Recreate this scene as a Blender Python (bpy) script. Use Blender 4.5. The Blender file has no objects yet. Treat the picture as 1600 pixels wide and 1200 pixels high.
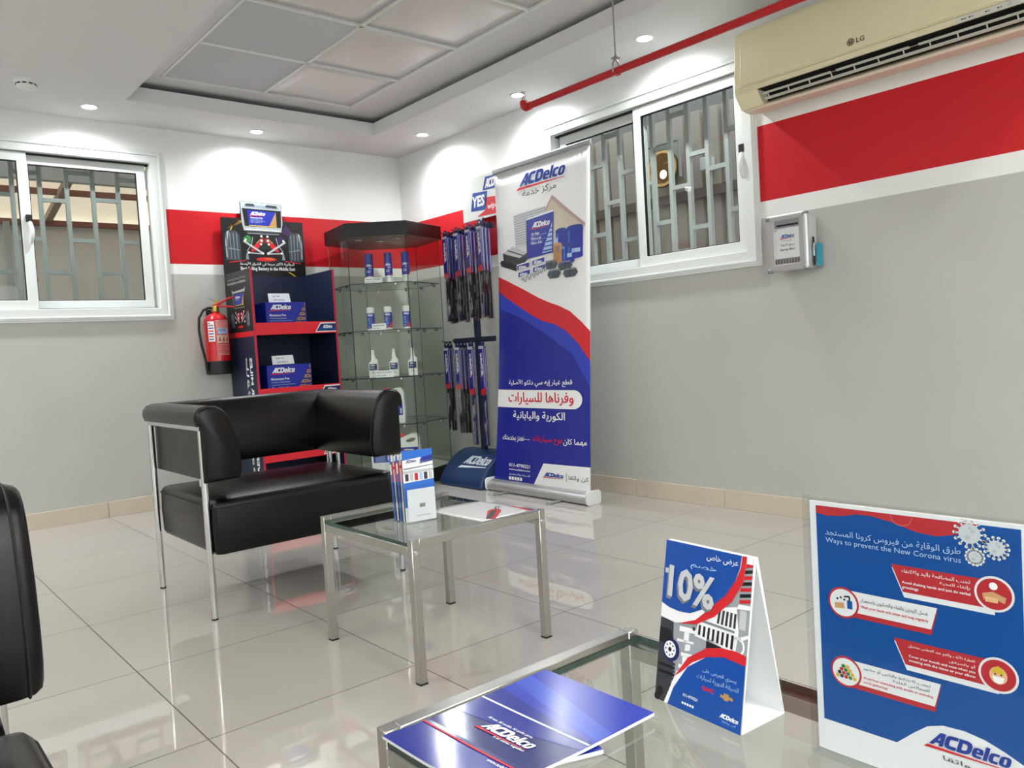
import bpy, bmesh, math, random
from mathutils import Vector, Matrix
from mathutils.geometry import tessellate_polygon
random.seed(4)
PI = math.pi
SC = bpy.context.scene
COL = SC.collection

# ------------------------------------------------------------------ camera
CAM = (-3.49812, -5.37054, 0.90458)
YAW, PITCH, ROLL, FPX = -0.70086, -0.0467, 0.05859, 1250.41
_R = (Matrix.Rotation(YAW, 3, 'Z') @ Matrix.Rotation(PITCH, 3, 'X') @ Matrix.Rotation(ROLL, 3, 'Y'))
_m = Matrix((_R.col[0], _R.col[2], -_R.col[1])).transposed().to_4x4()
_m.translation = Vector(CAM)
cam_data = bpy.data.cameras.new('camera')
cam_data.sensor_width = 36.0
cam_data.lens = FPX / 1600.0 * 36.0
cam_data.clip_start = 0.02
cam = bpy.data.objects.new('camera', cam_data)
cam.matrix_world = _m
COL.objects.link(cam)
SC.camera = cam

# ------------------------------------------------------------------ world, exposure
world = bpy.data.worlds.new('sky')
SC.world = world
world.use_nodes = True
_bg = world.node_tree.nodes['Background']
_bg.inputs[0].default_value = (0.86, 0.93, 1.0, 1)
_bg.inputs[1].default_value = 2.6
SC.view_settings.view_transform = 'Standard'
SC.view_settings.look = 'None'
SC.view_settings.gamma = 1.0
SC.view_settings.use_curve_mapping = False
SC.view_settings.exposure = 0.62
try:
    SC.cycles.transparent_max_bounces = 40
    SC.cycles.max_bounces = 12
    SC.cycles.glossy_bounces = 6
    SC.cycles.sample_clamp_indirect = 6.0
    SC.cycles.use_denoising = True
except Exception:
    pass
FILL_STRENGTH = 25.0     # ceiling panels added as fill light over the unseen rear
SPOT_POWER = 34.0         # each recessed downlight
LENS_STRENGTH = 30.0

# ------------------------------------------------------------------ helpers
def srgb(h):
    h = h.lstrip('#')
    c = [int(h[i:i + 2], 16) / 255 for i in (0, 2, 4)]
    return tuple(x / 12.92 if x <= .04045 else ((x + .055) / 1.055) ** 2.4 for x in c) + (1,)

MATS = {}
def mat(name, col, rough=.5, metal=0., spec=.5, emit=0., noise=0., nscale=30., bump=0., bscale=200., coat=0.):
    if name in MATS: return MATS[name]
    m = bpy.data.materials.new(name); m.use_nodes = True
    nt = m.node_tree; b = nt.nodes['Principled BSDF']
    c = srgb(col) if isinstance(col, str) else tuple(col) + (1,) * (4 - len(col))
    b.inputs['Base Color'].default_value = c
    b.inputs['Roughness'].default_value = rough
    b.inputs['Metallic'].default_value = metal
    b.inputs['Specular IOR Level'].default_value = spec
    if coat: b.inputs['Coat Weight'].default_value = coat; b.inputs['Coat Roughness'].default_value = .08
    if emit:
        b.inputs['Emission Color'].default_value = c
        b.inputs['Emission Strength'].default_value = emit
    if noise or bump:
        g = nt.nodes.new('ShaderNodeNewGeometry')
    if noise:
        n = nt.nodes.new('ShaderNodeTexNoise'); n.inputs['Scale'].default_value = nscale; n.inputs['Detail'].default_value = 4
        nt.links.new(g.outputs['Position'], n.inputs['Vector'])
        r = nt.nodes.new('ShaderNodeMapRange'); r.inputs[3].default_value = 1 - noise; r.inputs[4].default_value = 1 + noise
        nt.links.new(n.outputs[0], r.inputs[0])
        mx = nt.nodes.new('ShaderNodeVectorMath'); mx.operation = 'SCALE'; mx.inputs[0].default_value = c[:3]
        nt.links.new(r.outputs[0], mx.inputs['Scale'])
        nt.links.new(mx.outputs[0], b.inputs['Base Color'])
    if bump:
        n2 = nt.nodes.new('ShaderNodeTexNoise'); n2.inputs['Scale'].default_value = bscale; n2.inputs['Detail'].default_value = 3
        nt.links.new(g.outputs['Position'], n2.inputs['Vector'])
        bp = nt.nodes.new('ShaderNodeBump'); bp.inputs['Strength'].default_value = bump; bp.inputs['Distance'].default_value = .002
        nt.links.new(n2.outputs[0], bp.inputs['Height'])
        nt.links.new(bp.outputs[0], b.inputs['Normal'])
    MATS[name] = m
    return m

def glass(name, tint, ior=1.5, rough=0.0, base=0.0):
    """thin clear sheet: tinted see-through plus a Fresnel reflection"""
    if name in MATS: return MATS[name]
    m = bpy.data.materials.new(name); m.use_nodes = True
    nt = m.node_tree; nt.nodes.clear()
    o = nt.nodes.new('ShaderNodeOutputMaterial'); mx = nt.nodes.new('ShaderNodeMixShader')
    t = nt.nodes.new('ShaderNodeBsdfTransparent'); t.inputs[0].default_value = tuple(tint) + (1,)
    g = nt.nodes.new('ShaderNodeBsdfGlossy'); g.inputs['Roughness'].default_value = rough
    f = nt.nodes.new('ShaderNodeFresnel'); f.inputs['IOR'].default_value = ior
    gm = nt.nodes.new('ShaderNodeNewGeometry'); fr = nt.nodes.new('ShaderNodeMath'); fr.operation = 'SUBTRACT'; fr.inputs[0].default_value = 1.0
    nt.links.new(gm.outputs['Backfacing'], fr.inputs[1]); ml = nt.nodes.new('ShaderNodeMath'); ml.operation = 'MULTIPLY'
    nt.links.new(fr.outputs[0], ml.inputs[0]); nt.links.new(f.outputs[0], ml.inputs[1])
    ad = nt.nodes.new('ShaderNodeMath'); ad.operation = 'ADD'; ad.inputs[1].default_value = base; nt.links.new(ml.outputs[0], ad.inputs[0])
    nt.links.new(ad.outputs[0], mx.inputs[0]); nt.links.new(t.outputs[0], mx.inputs[1]); nt.links.new(g.outputs[0], mx.inputs[2])
    nt.links.new(mx.outputs[0], o.inputs[0])
    MATS[name] = m
    return m

class MB:
    def __init__(s): s.V = []; s.F = []; s.M = []
    def add(s, vs, fs, mi=0):
        k = len(s.V); s.V += [tuple(v) for v in vs]
        for f in fs: s.F.append(tuple(i + k for i in f)); s.M.append(mi)
        return s
    def box(s, c, d, mi=0, rz=0., rx=0., ry=0.):
        R = Matrix.Rotation(rz, 3, 'Z') @ Matrix.Rotation(ry, 3, 'Y') @ Matrix.Rotation(rx, 3, 'X')
        vs = [Vector(c) + R @ Vector((x * d[0] / 2, y * d[1] / 2, z * d[2] / 2)) for x in (-1, 1) for y in (-1, 1) for z in (-1, 1)]
        return s.add(vs, [(0, 1, 3, 2), (4, 6, 7, 5), (0, 4, 5, 1), (2, 3, 7, 6), (0, 2, 6, 4), (1, 5, 7, 3)], mi)
    def bb(s, x0, x1, y0, y1, z0, z1, mi=0):
        return s.box(((x0 + x1) / 2, (y0 + y1) / 2, (z0 + z1) / 2), (x1 - x0, y1 - y0, z1 - z0), mi)
    def loft(s, rings, closed=True, caps=True, mi=0):
        n = len(rings[0]); vs = [v for r in rings for v in r]; fs = []
        for k in range(len(rings) - 1):
            for i in range(n if closed else n - 1):
                j = (i + 1) % n
                fs.append((k * n + i, k * n + j, (k + 1) * n + j, (k + 1) * n + i))
        if caps:
            fs.append(tuple(reversed(range(n)))); fs.append(tuple((len(rings) - 1) * n + i for i in range(n)))
        return s.add(vs, fs, mi)
    def cyl(s, p0, p1, r0, r1=None, n=16, mi=0):
        r1 = r0 if r1 is None else r1
        p0, p1 = Vector(p0), Vector(p1); a = (p1 - p0).normalized()
        u = a.orthogonal().normalized(); w = a.cross(u)
        R = lambda p, r: [p + r * (math.cos(2 * PI * i / n) * u + math.sin(2 * PI * i / n) * w) for i in range(n)]
        return s.loft([R(p0, r0), R(p1, r1)], mi=mi)
    def tube(s, pts, r, n=10, mi=0):
        pts = [Vector(p) for p in pts]; rings = []; u = None
        for i, p in enumerate(pts):
            a = (pts[min(i + 1, len(pts) - 1)] - pts[max(i - 1, 0)]).normalized()
            u = (a.orthogonal() if u is None else u - a * u.dot(a)).normalized(); w = a.cross(u)
            rr = r[i] if isinstance(r, (list, tuple)) else r
            rings.append([p + rr * (math.cos(2 * PI * k / n) * u + math.sin(2 * PI * k / n) * w) for k in range(n)])
        return s.loft(rings, mi=mi)
    def lathe(s, prof, c=(0, 0, 0), n=24, mi=0):
        """prof: (r, z) pairs; mi a number or one per band"""
        c = Vector(c)
        ring = lambda r, z: [c + Vector((r * math.cos(2 * PI * i / n), r * math.sin(2 * PI * i / n), z)) for i in range(n)]
        for k in range(len(prof) - 1):
            s.loft([ring(*prof[k]), ring(*prof[k + 1])], caps=False, mi=mi[k] if isinstance(mi, (list, tuple)) else mi)
        s.add(ring(*prof[0]), [tuple(reversed(range(n)))], mi[0] if isinstance(mi, (list, tuple)) else mi)
        s.add(ring(*prof[-1]), [tuple(range(n))], mi[-1] if isinstance(mi, (list, tuple)) else mi)
        return s
    def prism(s, poly, fn, w0, w1, mi=0, holes=()):
        """outline (u, v) with holes swept along w; fn(u, v, w) -> point"""
        loops = [list(poly)] + [list(h) for h in holes]
        allp = [p for l in loops for p in l]; n = len(allp)
        tris = tessellate_polygon([[Vector((p[0], p[1], 0)) for p in l] for l in loops])
        vs = [fn(p[0], p[1], w0) for p in allp] + [fn(p[0], p[1], w1) for p in allp]
        fs = []
        if not holes: fs += [tuple(reversed(range(n))), tuple(range(n, 2 * n))]
        else:
            for t in tris: fs += [tuple(reversed(t)), tuple(i + n for i in t)]
        k = 0
        for l in loops:
            m = len(l)
            for i in range(m):
                j = (i + 1) % m; fs.append((k + i, k + j, n + k + j, n + k + i))
            k += m
        return s.add(vs, fs, mi)
    def build(s, name, mats, parent=None, world=False, bevel=0., seg=2, ang=35., smooth=True, weld=False):
        if not isinstance(mats, (list, tuple)): mats = [mats]
        off = Vector((0, 0, 0))
        if world and parent is not None:
            p = parent
            while p is not None: off += p.location; p = p.parent
        me = bpy.data.meshes.new(name)
        me.from_pydata([tuple(Vector(v) - off) for v in s.V], [], s.F)
        for m in mats: me.materials.append(m)
        me.polygons.foreach_set('material_index', s.M)
        bm = bmesh.new(); bm.from_mesh(me)
        if weld: bmesh.ops.remove_doubles(bm, verts=bm.verts, dist=1e-5)
        bmesh.ops.recalc_face_normals(bm, faces=bm.faces)
        bm.to_mesh(me); bm.free()
        if smooth:
            me.polygons.foreach_set('use_smooth', [True] * len(me.polygons))
            me.set_sharp_from_angle(angle=math.radians(ang))
        o = bpy.data.objects.new(name, me); COL.objects.link(o)
        if parent is not None: o.parent = parent
        if bevel:
            b = o.modifiers.new('bevel', 'BEVEL'); b.width = bevel; b.segments = seg; b.limit_method = 'ANGLE'; b.angle_limit = math.radians(40)
            b.harden_normals = False
        return o

def tag(o, label=None, cat=None, group=None, kind=None):
    if label: o['label'] = label
    if cat: o['category'] = cat
    if group: o['group'] = group
    if kind: o['kind'] = kind
    return o
def thing(name, label, cat, loc=(0, 0, 0), rz=0., group=None):
    o = bpy.data.objects.new(name, None); COL.objects.link(o)
    o.empty_display_size = .05
    o.location = loc; o.rotation_euler = (0, 0, rz)
    return tag(o, label, cat, group)
def struct(name, mb, m, **k):
    o = mb.build(name, m, **k)
    if o.parent is None: o['kind'] = 'structure'
    return o
def copy_tree(o, parent=None):
    c = o.copy(); COL.objects.link(c)
    if parent is not None: c.parent = parent
    for ch in list(o.children): copy_tree(ch, c)
    return c
def copy_thing(o, loc, label, rz=None):
    c = copy_tree(o); c.location = loc; c['label'] = label
    if rz is not None: c.rotation_euler = (0, 0, rz)
    return c
def rrect(w, h, r, n=5, cx=0., cy=0.):
    r = min(r, w / 2 - 1e-5, h / 2 - 1e-5); out = []
    for k, (sx, sy) in enumerate(((1, 1), (-1, 1), (-1, -1), (1, -1))):
        for i in range(n + 1):
            a = k * PI / 2 + i * PI / 2 / n
            out.append((cx + sx * (w / 2 - r) + r * math.cos(a), cy + sy * (h / 2 - r) + r * math.sin(a)))
    return out
def arc(cx, cy, rx, ry, a0, a1, n=12):
    return [(cx + rx * math.cos(math.radians(a0 + (a1 - a0) * i / n)), cy + ry * math.sin(math.radians(a0 + (a1 - a0) * i / n))) for i in range(n + 1)]

# ---- lettering
_AR = {}
_code = 0xFE80
for _ch, _n in zip('\u0621\u0622\u0623\u0624\u0625\u0626\u0627\u0628\u0629\u062a\u062b\u062c\u062d\u062e\u062f\u0630\u0631\u0632\u0633\u0634\u0635\u0636\u0637\u0638\u0639\u063a\u0641\u0642\u0643\u0644\u0645\u0646\u0647\u0648\u0649\u064a',
                   (1, 2, 2, 2, 2, 4, 2, 4, 2, 4, 4, 4, 4, 4, 2, 2, 2, 2, 4, 4, 4, 4, 4, 4, 4, 4, 4, 4, 4, 4, 4, 4, 4, 2, 2, 4)):
    _AR[_ch] = (_code, _n); _code += _n
_LA = {'\u0622': 0xFEF5, '\u0623': 0xFEF7, '\u0625': 0xFEF9, '\u0627': 0xFEFB}
def arabic(t):
    """joined letter forms in visual (left to right) order"""
    t = t.replace('\u064b', ''); out = []; i = 0; joined = False
    two = lambda c: c == '\u0640' or (c in _AR and _AR[c][1] == 4)
    any_ = lambda c: c == '\u0640' or (c in _AR and _AR[c][1] >= 2)
    while i < len(t):
        c = t[i]
        if c == '\u0644' and i + 1 < len(t) and t[i + 1] in _LA:
            out.append(chr(_LA[t[i + 1]] + (1 if joined else 0))); joined = False; i += 2; continue
        if c in _AR:
            code, n = _AR[c]; nxt = i + 1 < len(t) and any_(t[i + 1]) and two(c)
            if n == 1: f = 0
            elif n == 2: f = 1 if joined else 0
            else: f = (3 if nxt else 1) if joined else (2 if nxt else 0)
            out.append(chr(code + f)); joined = nxt
        else:
            out.append(c); joined = c == '\u0640'
        i += 1
    return ''.join(reversed(out))
_TX = {}
WORD = 'ACDelco'
_WM = {'A': (1.0, [(0, 0), (.60, 1), (1., 1), (1., 0), (.70, 0), (.70, .2), (.43, .2), (.31, 0)], [(.54, .40), (.70, .40), (.70, .68)]),
       'C': (.86, [(.86, 1), (.3, 1), (.08, .92), (0, .72), (0, .28), (.08, .08), (.3, 0), (.86, 0), (.86, .25), (.42, .25), (.32, .33), (.32, .67), (.42, .75), (.86, .75)], None),
       'D': (.98, [(0, 0), (.62, 0), (.88, .1), (.98, .32), (.98, .68), (.88, .9), (.62, 1), (0, 1)], [(.30, .25), (.30, .75), (.52, .75), (.63, .69), (.66, .6), (.66, .4), (.63, .31), (.52, .25)]),
       'e': (.74, [(.74, .30), (.29, .30), (.30, .21), (.37, .17), (.71, .17), (.69, .03), (.60, 0), (.22, 0), (.06, .07), (0, .24), (0, .5), (.06, .67), (.22, .74), (.52, .74), (.68, .67), (.74, .5)], [(.29, .44), (.29, .53), (.34, .59), (.41, .59), (.46, .53), (.46, .44)]),
       'l': (.29, [(0, 0), (.29, 0), (.29, 1), (0, 1)], None),
       'c': (.64, [(.64, .74), (.22, .74), (.06, .67), (0, .52), (0, .22), (.06, .07), (.22, 0), (.64, 0), (.64, .18), (.36, .18), (.29, .24), (.29, .5), (.36, .56), (.64, .56)], None),
       'o': (.76, [(.22, 0), (.54, 0), (.70, .07), (.76, .22), (.76, .52), (.70, .67), (.54, .74), (.22, .74), (.06, .67), (0, .52), (0, .22), (.06, .07)], [(.29, .23), (.29, .51), (.33, .58), (.43, .58), (.47, .51), (.47, .23), (.43, .16), (.33, .16)])}
def wordmark(t):
    """heavy slanted letters of the parts maker's wordmark"""
    vs, fs, x = [], [], 0
    for ch in t:
        w, out, hole = _WM[ch]
        loops = [out] + ([hole] if hole else []); k = len(vs)
        for f in tessellate_polygon([[Vector((a, b, 0)) for a, b in l] for l in loops]): fs.append(tuple(i + k for i in f))
        vs += [(x + a + .30 * b, b) for l in loops for a, b in l]; x += w + .06
    return vs, fs
def glyphs(t, bold, shear):
    k = (t, bold, shear)
    if k not in _TX and t in [WORD[:i] for i in range(2, 8)]:
        _TX[k] = wordmark(t)
    if k not in _TX:
        c = bpy.data.curves.new('lettering', 'FONT'); c.body = t; c.size = 1; c.shear = shear; c.offset = bold
        c.resolution_u = 2
        o = bpy.data.objects.new('lettering', c); COL.objects.link(o)
        dg = bpy.context.evaluated_depsgraph_get()
        me = bpy.data.meshes.new_from_object(o.evaluated_get(dg))
        vs = [(v.co.x, v.co.y) for v in me.vertices]; fs = [tuple(p.vertices) for p in me.polygons]
        bpy.data.objects.remove(o); bpy.data.curves.remove(c); bpy.data.meshes.remove(me)
        _TX[k] = (vs, fs)
    return _TX[k]

class Art:
    """flat printing: shapes in (u, v) laid on a surface; fn(u, v, h) -> point"""
    def __init__(s, fn, step=.0005): s.fn = fn; s.step = step; s.V = []; s.F = []; s.M = []; s.mats = []
    def mi(s, m):
        if m not in s.mats: s.mats.append(m)
        return s.mats.index(m)
    def raw(s, vs, fs, m, lay):
        k = len(s.V); s.V += [(u, v, lay * s.step) for u, v in vs]; i = s.mi(m)
        for f in fs: s.F.append(tuple(a + k for a in f)); s.M.append(i)
    def poly(s, pts, m, lay=1):
        t = tessellate_polygon([[Vector((u, v, 0)) for u, v in pts]])
        s.raw(pts, [tuple(x) for x in t], m, lay); return s
    def rect(s, u0, v0, u1, v1, m, lay=1): return s.poly([(u0, v0), (u1, v0), (u1, v1), (u0, v1)], m, lay)
    def disc(s, u, v, ru, rv, m, lay=1, n=28): return s.poly([(u + ru * math.cos(2 * PI * i / n), v + rv * math.sin(2 * PI * i / n)) for i in range(n)], m, lay)
    def ring(s, u, v, ru, rv, k, m, lay=1, n=28):
        vs = [(u + f * ru * math.cos(2 * PI * i / n), v + f * rv * math.sin(2 * PI * i / n)) for f in (1, k) for i in range(n)]
        s.raw(vs, [(i, (i + 1) % n, n + (i + 1) % n, n + i) for i in range(n)], m, lay); return s
    def line(s, pts, w, m, lay=1, asp=1.):
        vs = []; n = len(pts)
        for i, (u, v) in enumerate(pts):
            a = pts[max(i - 1, 0)]; b = pts[min(i + 1, n - 1)]
            dx, dy = (b[0] - a[0]) * asp, b[1] - a[1]; L = math.hypot(dx, dy) or 1
            ww = w[i] if isinstance(w, (list, tuple)) else w
            vs += [(u - dy / L * ww / 2 / asp, v + dx / L * ww / 2), (u + dy / L * ww / 2 / asp, v - dx / L * ww / 2)]
        s.raw(vs, [(2 * i, 2 * i + 1, 2 * i + 3, 2 * i + 2) for i in range(n - 1)], m, lay); return s
    def text(s, t, u0, v0, w, h, m, lay=2, bold=.012, shear=0., slope=0.):
        """fit the lettering into the box u0..u0+w, v0..v0+h"""
        fat = 0
        if any('\u0600' <= c <= '\u06ff' for c in t): t = arabic(t); fat = max(bold, 0); bold = 0
        vs, fs = glyphs(t, bold, shear)
        if not vs: return s
        x0 = min(a for a, b in vs); x1 = max(a for a, b in vs); y0 = min(b for a, b in vs); y1 = max(b for a, b in vs)
        q = [(u0 + (a - x0) / (x1 - x0) * w, v0 + (b - y0) / (y1 - y0) * h + slope * (a - x0) / (x1 - x0)) for a, b in vs]
        s.raw(q, fs, m, lay)
        if fat:      # heavier joined script: the same strokes laid again a hair apart
            du = fat * w / (x1 - x0) * 1.6; dv = fat * h / (y1 - y0) * 1.2
            for i, (a, b) in enumerate(((du, 0), (-du, 0), (0, dv), (0, -dv))): s.raw([(x + a, y + b) for x, y in q], fs, m, lay + .12 * (i + 1))
        return s
    def logo(s, u0, v0, w, h, m, red, lay=2):
        """slanted parts-maker wordmark over a tapering red stroke"""
        s.text('ACDelco', u0 + .04 * w, v0 + .24 * h, .96 * w, .76 * h, m, lay, bold=.035, shear=.28)
        if red: s.poly([(u0 - .03 * w, v0), (u0 + .02 * w, v0 + .17 * h), (u0 + 1.0 * w, v0 + .12 * h), (u0 + .98 * w, v0 + .09 * h)], red, lay)
        return s
    def build(s, name, parent=None, world=False, cuts=None, ucuts=()):
        """cuts=(nu, nv): slice finely so the printing can follow a curved sheet"""
        bm = bmesh.new(); vv = [bm.verts.new(p) for p in s.V]
        for f, i in zip(s.F, s.M):
            if len(set(f)) < 3: continue
            try: bf = bm.faces.new([vv[a] for a in f]); bf.material_index = i
            except ValueError: pass
        if cuts:
            for ax, n in ((0, cuts[0]), (1, cuts[1])):
                for k in range(1, n):
                    co = [0, 0, 0]; co[ax] = k / n; no = [0, 0, 0]; no[ax] = 1
                    bmesh.ops.bisect_plane(bm, geom=bm.verts[:] + bm.edges[:] + bm.faces[:], plane_co=co, plane_no=no)
        for u in ucuts: bmesh.ops.bisect_plane(bm, geom=bm.verts[:] + bm.edges[:] + bm.faces[:], plane_co=(u, 0, 0), plane_no=(1, 0, 0))
        off = Vector((0, 0, 0))
        if world and parent is not None:
            p = parent
            while p is not None: off += p.location; p = p.parent
        for v in bm.verts: v.co = Vector(s.fn(*v.co)) - off
        me = bpy.data.meshes.new(name); bm.to_mesh(me); bm.free()
        for m in s.mats: me.materials.append(m)
        o = bpy.data.objects.new(name, me); COL.objects.link(o)
        if parent is not None: o.parent = parent
        return o
def frame(p0, eu, ev, en=None):
    p0, eu, ev = Vector(p0), Vector(eu), Vector(ev)
    n = Vector(en) if en else eu.cross(ev)
    n.normalize()
    return lambda u, v, h: p0 + eu * u + ev * v + n * h
# ------------------------------------------------------------------ materials
WHITE_PLASTIC = mat('white powder coat', '#e3e6e3', .35)
PVC = mat('white window profile', '#dfe4e2', .3)
BLACK_GASKET = mat('black gasket', '#0c0c0d', .6)
CHROME = mat('chrome', '#d4d4d4', .12, 1.)
STEEL = mat('brushed steel', '#b9b8b4', .3, 1., noise=.06, nscale=60)
ALU = mat('anodised aluminium', '#b8babd', .38, .85)
LEATHER = mat('black leatherette', '#050404', .27, spec=.32, bump=.2, bscale=900)
SEAM = mat('black seam', '#050505', .6)
RED = mat('signal red print', '#cf2029', .35)
REDPAINT = mat('red pipe paint', '#b5121b', .35)
BLACK = mat('black print', '#101012', .4)
DKGREY = mat('dark grey print', '#33363b', .4)
MIDGREY = mat('mid grey print', '#7d8389', .4)
LTGREY = mat('light grey print', '#c3c7ca', .4)
WHITE = mat('white print', '#f0f1f2', .4)
PAPER = mat('white paper', '#eceef0', .6)
BLUE = mat('royal blue print', '#1b2a9c', .3)
LOGOBLUE = mat('logo blue print', '#1c3a94', .35)
BRAND = mat('azure blue print', '#0d4aa0', .3)
SKYBLUE = mat('bright blue print', '#2a6fd0', .35)
PALEBLUE = mat('pale blue print', '#a9c6ea', .4)
NAVY = mat('navy print', '#14235c', .35)
DKNAVY = mat('dark navy board', '#101d3a', .5)
GOLD = mat('tan gold print', '#b08a55', .45)
SILVER = mat('silver print', '#b4bcc0', .3, .3)
TAN = mat('tan print', '#c8986a', .5)
YELLOW = mat('yellow print', '#d8b43a', .45)
PURPLE = mat('purple print', '#3a1f52', .5)
GREENP = mat('green print', '#2f7a3c', .5)
GRILLE = mat('grey grille paint', '#a6adab', .5); PALEGRILLE = mat('pale grille paint', '#cfd3d0', .5)
FRAMECLEAR = glass('clear acrylic', (.96, .97, .975), 1.45)
WINGLASS = glass('window glass', (.86, .88, .87), 1.5)
CASEGLASS = glass('showcase glass', (.955, .975, .955), 1.45)
TABLEGLASS = glass('table glass', (.94, .965, .95), 1.55)
GLASSEDGE = mat('green glass edge', '#173f36', .15, spec=.6)
CLIP = mat('chrome clip', '#9a9a98', .2, 1.)

# paint bands on the walls, by height
def wall_mat(name, z_grey, z_red0, z_red1, axis, lo=-99, hi=99):
    m = bpy.data.materials.new(name); m.use_nodes = True
    nt = m.node_tree; b = nt.nodes['Principled BSDF']; N = nt.nodes.new; L = nt.links.new
    g = N('ShaderNodeNewGeometry'); sp = N('ShaderNodeSeparateXYZ'); L(g.outputs['Position'], sp.inputs[0])
    def gt(v, inp):
        n = N('ShaderNodeMath'); n.operation = 'GREATER_THAN'; L(inp, n.inputs[0]); n.inputs[1].default_value = v; return n.outputs[0]
    nz = N('ShaderNodeTexNoise'); nz.inputs['Scale'].default_value = 3.0; nz.inputs['Detail'].default_value = 6; L(g.outputs['Position'], nz.inputs['Vector'])
    mr = N('ShaderNodeMapRange'); mr.inputs[3].default_value = .96; mr.inputs[4].default_value = 1.04; L(nz.outputs[0], mr.inputs[0])
    def mix(f, a, c):
        n = N('ShaderNodeMix'); n.data_type = 'RGBA'; L(f, n.inputs[0])
        if isinstance(a, tuple): n.inputs[6].default_value = a
        else: L(a, n.inputs[6])
        n.inputs[7].default_value = c; return n.outputs[2]
    white = srgb('#eaebe9'); red = srgb('#c3131f'); grey = srgb('#b9b9b4')
    z = sp.outputs[2]
    c = mix(gt(z_grey, z), grey, white)
    c = mix(gt(z_red0, z), c, red)
    c = mix(gt(z_red1, z), c, white)
    v = N('ShaderNodeVectorMath'); v.operation = 'SCALE'; L(c, v.inputs[0]); L(mr.outputs[0], v.inputs['Scale'])
    L(v.outputs[0], b.inputs['Base Color'])
    b.inputs['Roughness'].default_value = .45
    b.inputs['Specular IOR Level'].default_value = .35
    n2 = N('ShaderNodeTexNoise'); n2.inputs['Scale'].default_value = 60; L(g.outputs['Position'], n2.inputs['Vector'])
    bp = N('ShaderNodeBump'); bp.inputs['Strength'].default_value = .08; bp.inputs['Distance'].default_value = .004
    L(n2.outputs[0], bp.inputs['Height']); L(bp.outputs[0], b.inputs['Normal'])
    return m
WALL_BACK = wall_mat('painted wall back', 1.501, 1.567, 1.918, 0)
WALL_RIGHT = wall_mat('painted wall right', 1.455, 1.535, 1.897, 1)
CEIL = mat('white ceiling paint', '#dcdddd', .7)
PLAIN = mat('off white wall paint', '#dcdcd8', .6)

def floor_mat():
    m = bpy.data.materials.new('polished floor tile'); m.use_nodes = True
    nt = m.node_tree; b = nt.nodes['Principled BSDF']; N = nt.nodes.new; L = nt.links.new
    g = N('ShaderNodeNewGeometry'); sp = N('ShaderNodeSeparateXYZ'); L(g.outputs['Position'], sp.inputs[0])
    fr = []; cells = []
    for k, off in ((0, .47423), (1, .41767)):
        a = N('ShaderNodeMath'); a.operation = 'ADD'; L(sp.outputs[k], a.inputs[0]); a.inputs[1].default_value = off + 60.0
        d = N('ShaderNodeMath'); d.operation = 'DIVIDE'; L(a.outputs[0], d.inputs[0]); d.inputs[1].default_value = .6
        f = N('ShaderNodeMath'); f.operation = 'FRACT'; L(d.outputs[0], f.inputs[0])
        fl = N('ShaderNodeMath'); fl.operation = 'FLOOR'; L(d.outputs[0], fl.inputs[0]); cells.append(fl.outputs[0])
        s = N('ShaderNodeMath'); s.operation = 'SUBTRACT'; L(f.outputs[0], s.inputs[0]); s.inputs[1].default_value = .5
        ab = N('ShaderNodeMath'); ab.operation = 'ABSOLUTE'; L(s.outputs[0], ab.inputs[0])
        gt = N('ShaderNodeMath'); gt.operation = 'GREATER_THAN'; L(ab.outputs[0], gt.inputs[0]); gt.inputs[1].default_value = .5 - .0018 / .6
        fr.append(gt.outputs[0])
    mx = N('ShaderNodeMath'); mx.operation = 'MAXIMUM'; L(fr[0], mx.inputs[0]); L(fr[1], mx.inputs[1])
    cv = N('ShaderNodeCombineXYZ'); L(cells[0], cv.inputs[0]); L(cells[1], cv.inputs[1])
    wn = N('ShaderNodeTexWhiteNoise'); L(cv.outputs[0], wn.inputs['Vector'])
    nz = N('ShaderNodeTexNoise'); nz.inputs['Scale'].default_value = 2.2; nz.inputs['Detail'].default_value = 8; L(g.outputs['Position'], nz.inputs['Vector'])
    ad = N('ShaderNodeMath'); ad.operation = 'ADD'; L(nz.outputs[0], ad.inputs[0]); L(wn.outputs['Value'], ad.inputs[1])
    mr = N('ShaderNodeMapRange'); mr.inputs[2].default_value = 2; mr.inputs[3].default_value = .95; mr.inputs[4].default_value = 1.04; L(ad.outputs[0], mr.inputs[0])
    v = N('ShaderNodeVectorMath'); v.operation = 'SCALE'; v.inputs[0].default_value = srgb('#b6b2ab')[:3]; L(mr.outputs[0], v.inputs['Scale'])
    c = N('ShaderNodeMix'); c.data_type = 'RGBA'; L(mx.outputs[0], c.inputs[0]); L(v.outputs[0], c.inputs[6]); c.inputs[7].default_value = srgb('#4a433d')
    L(c.outputs[2], b.inputs['Base Color'])
    r = N('ShaderNodeMapRange'); r.inputs[3].default_value = .012; r.inputs[4].default_value = .6; L(mx.outputs[0], r.inputs[0]); L(r.outputs[0], b.inputs['Roughness'])
    b.inputs['Specular IOR Level'].default_value = .85
    return m
FLOOR = floor_mat()
SKIRT = mat('beige skirting tile', '#c9bcab', .25, noise=.05, nscale=6)

# ------------------------------------------------------------------ room shell
X0, Y0, H, HU = -7.0, -9.0, 2.429, 2.55          # left wall, front wall, soffit, raised ceiling
WT = .14
struct('floor', MB().bb(X0 - .1, .2, Y0 - .1, .2, -.1, 0), FLOOR, smooth=False)
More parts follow.
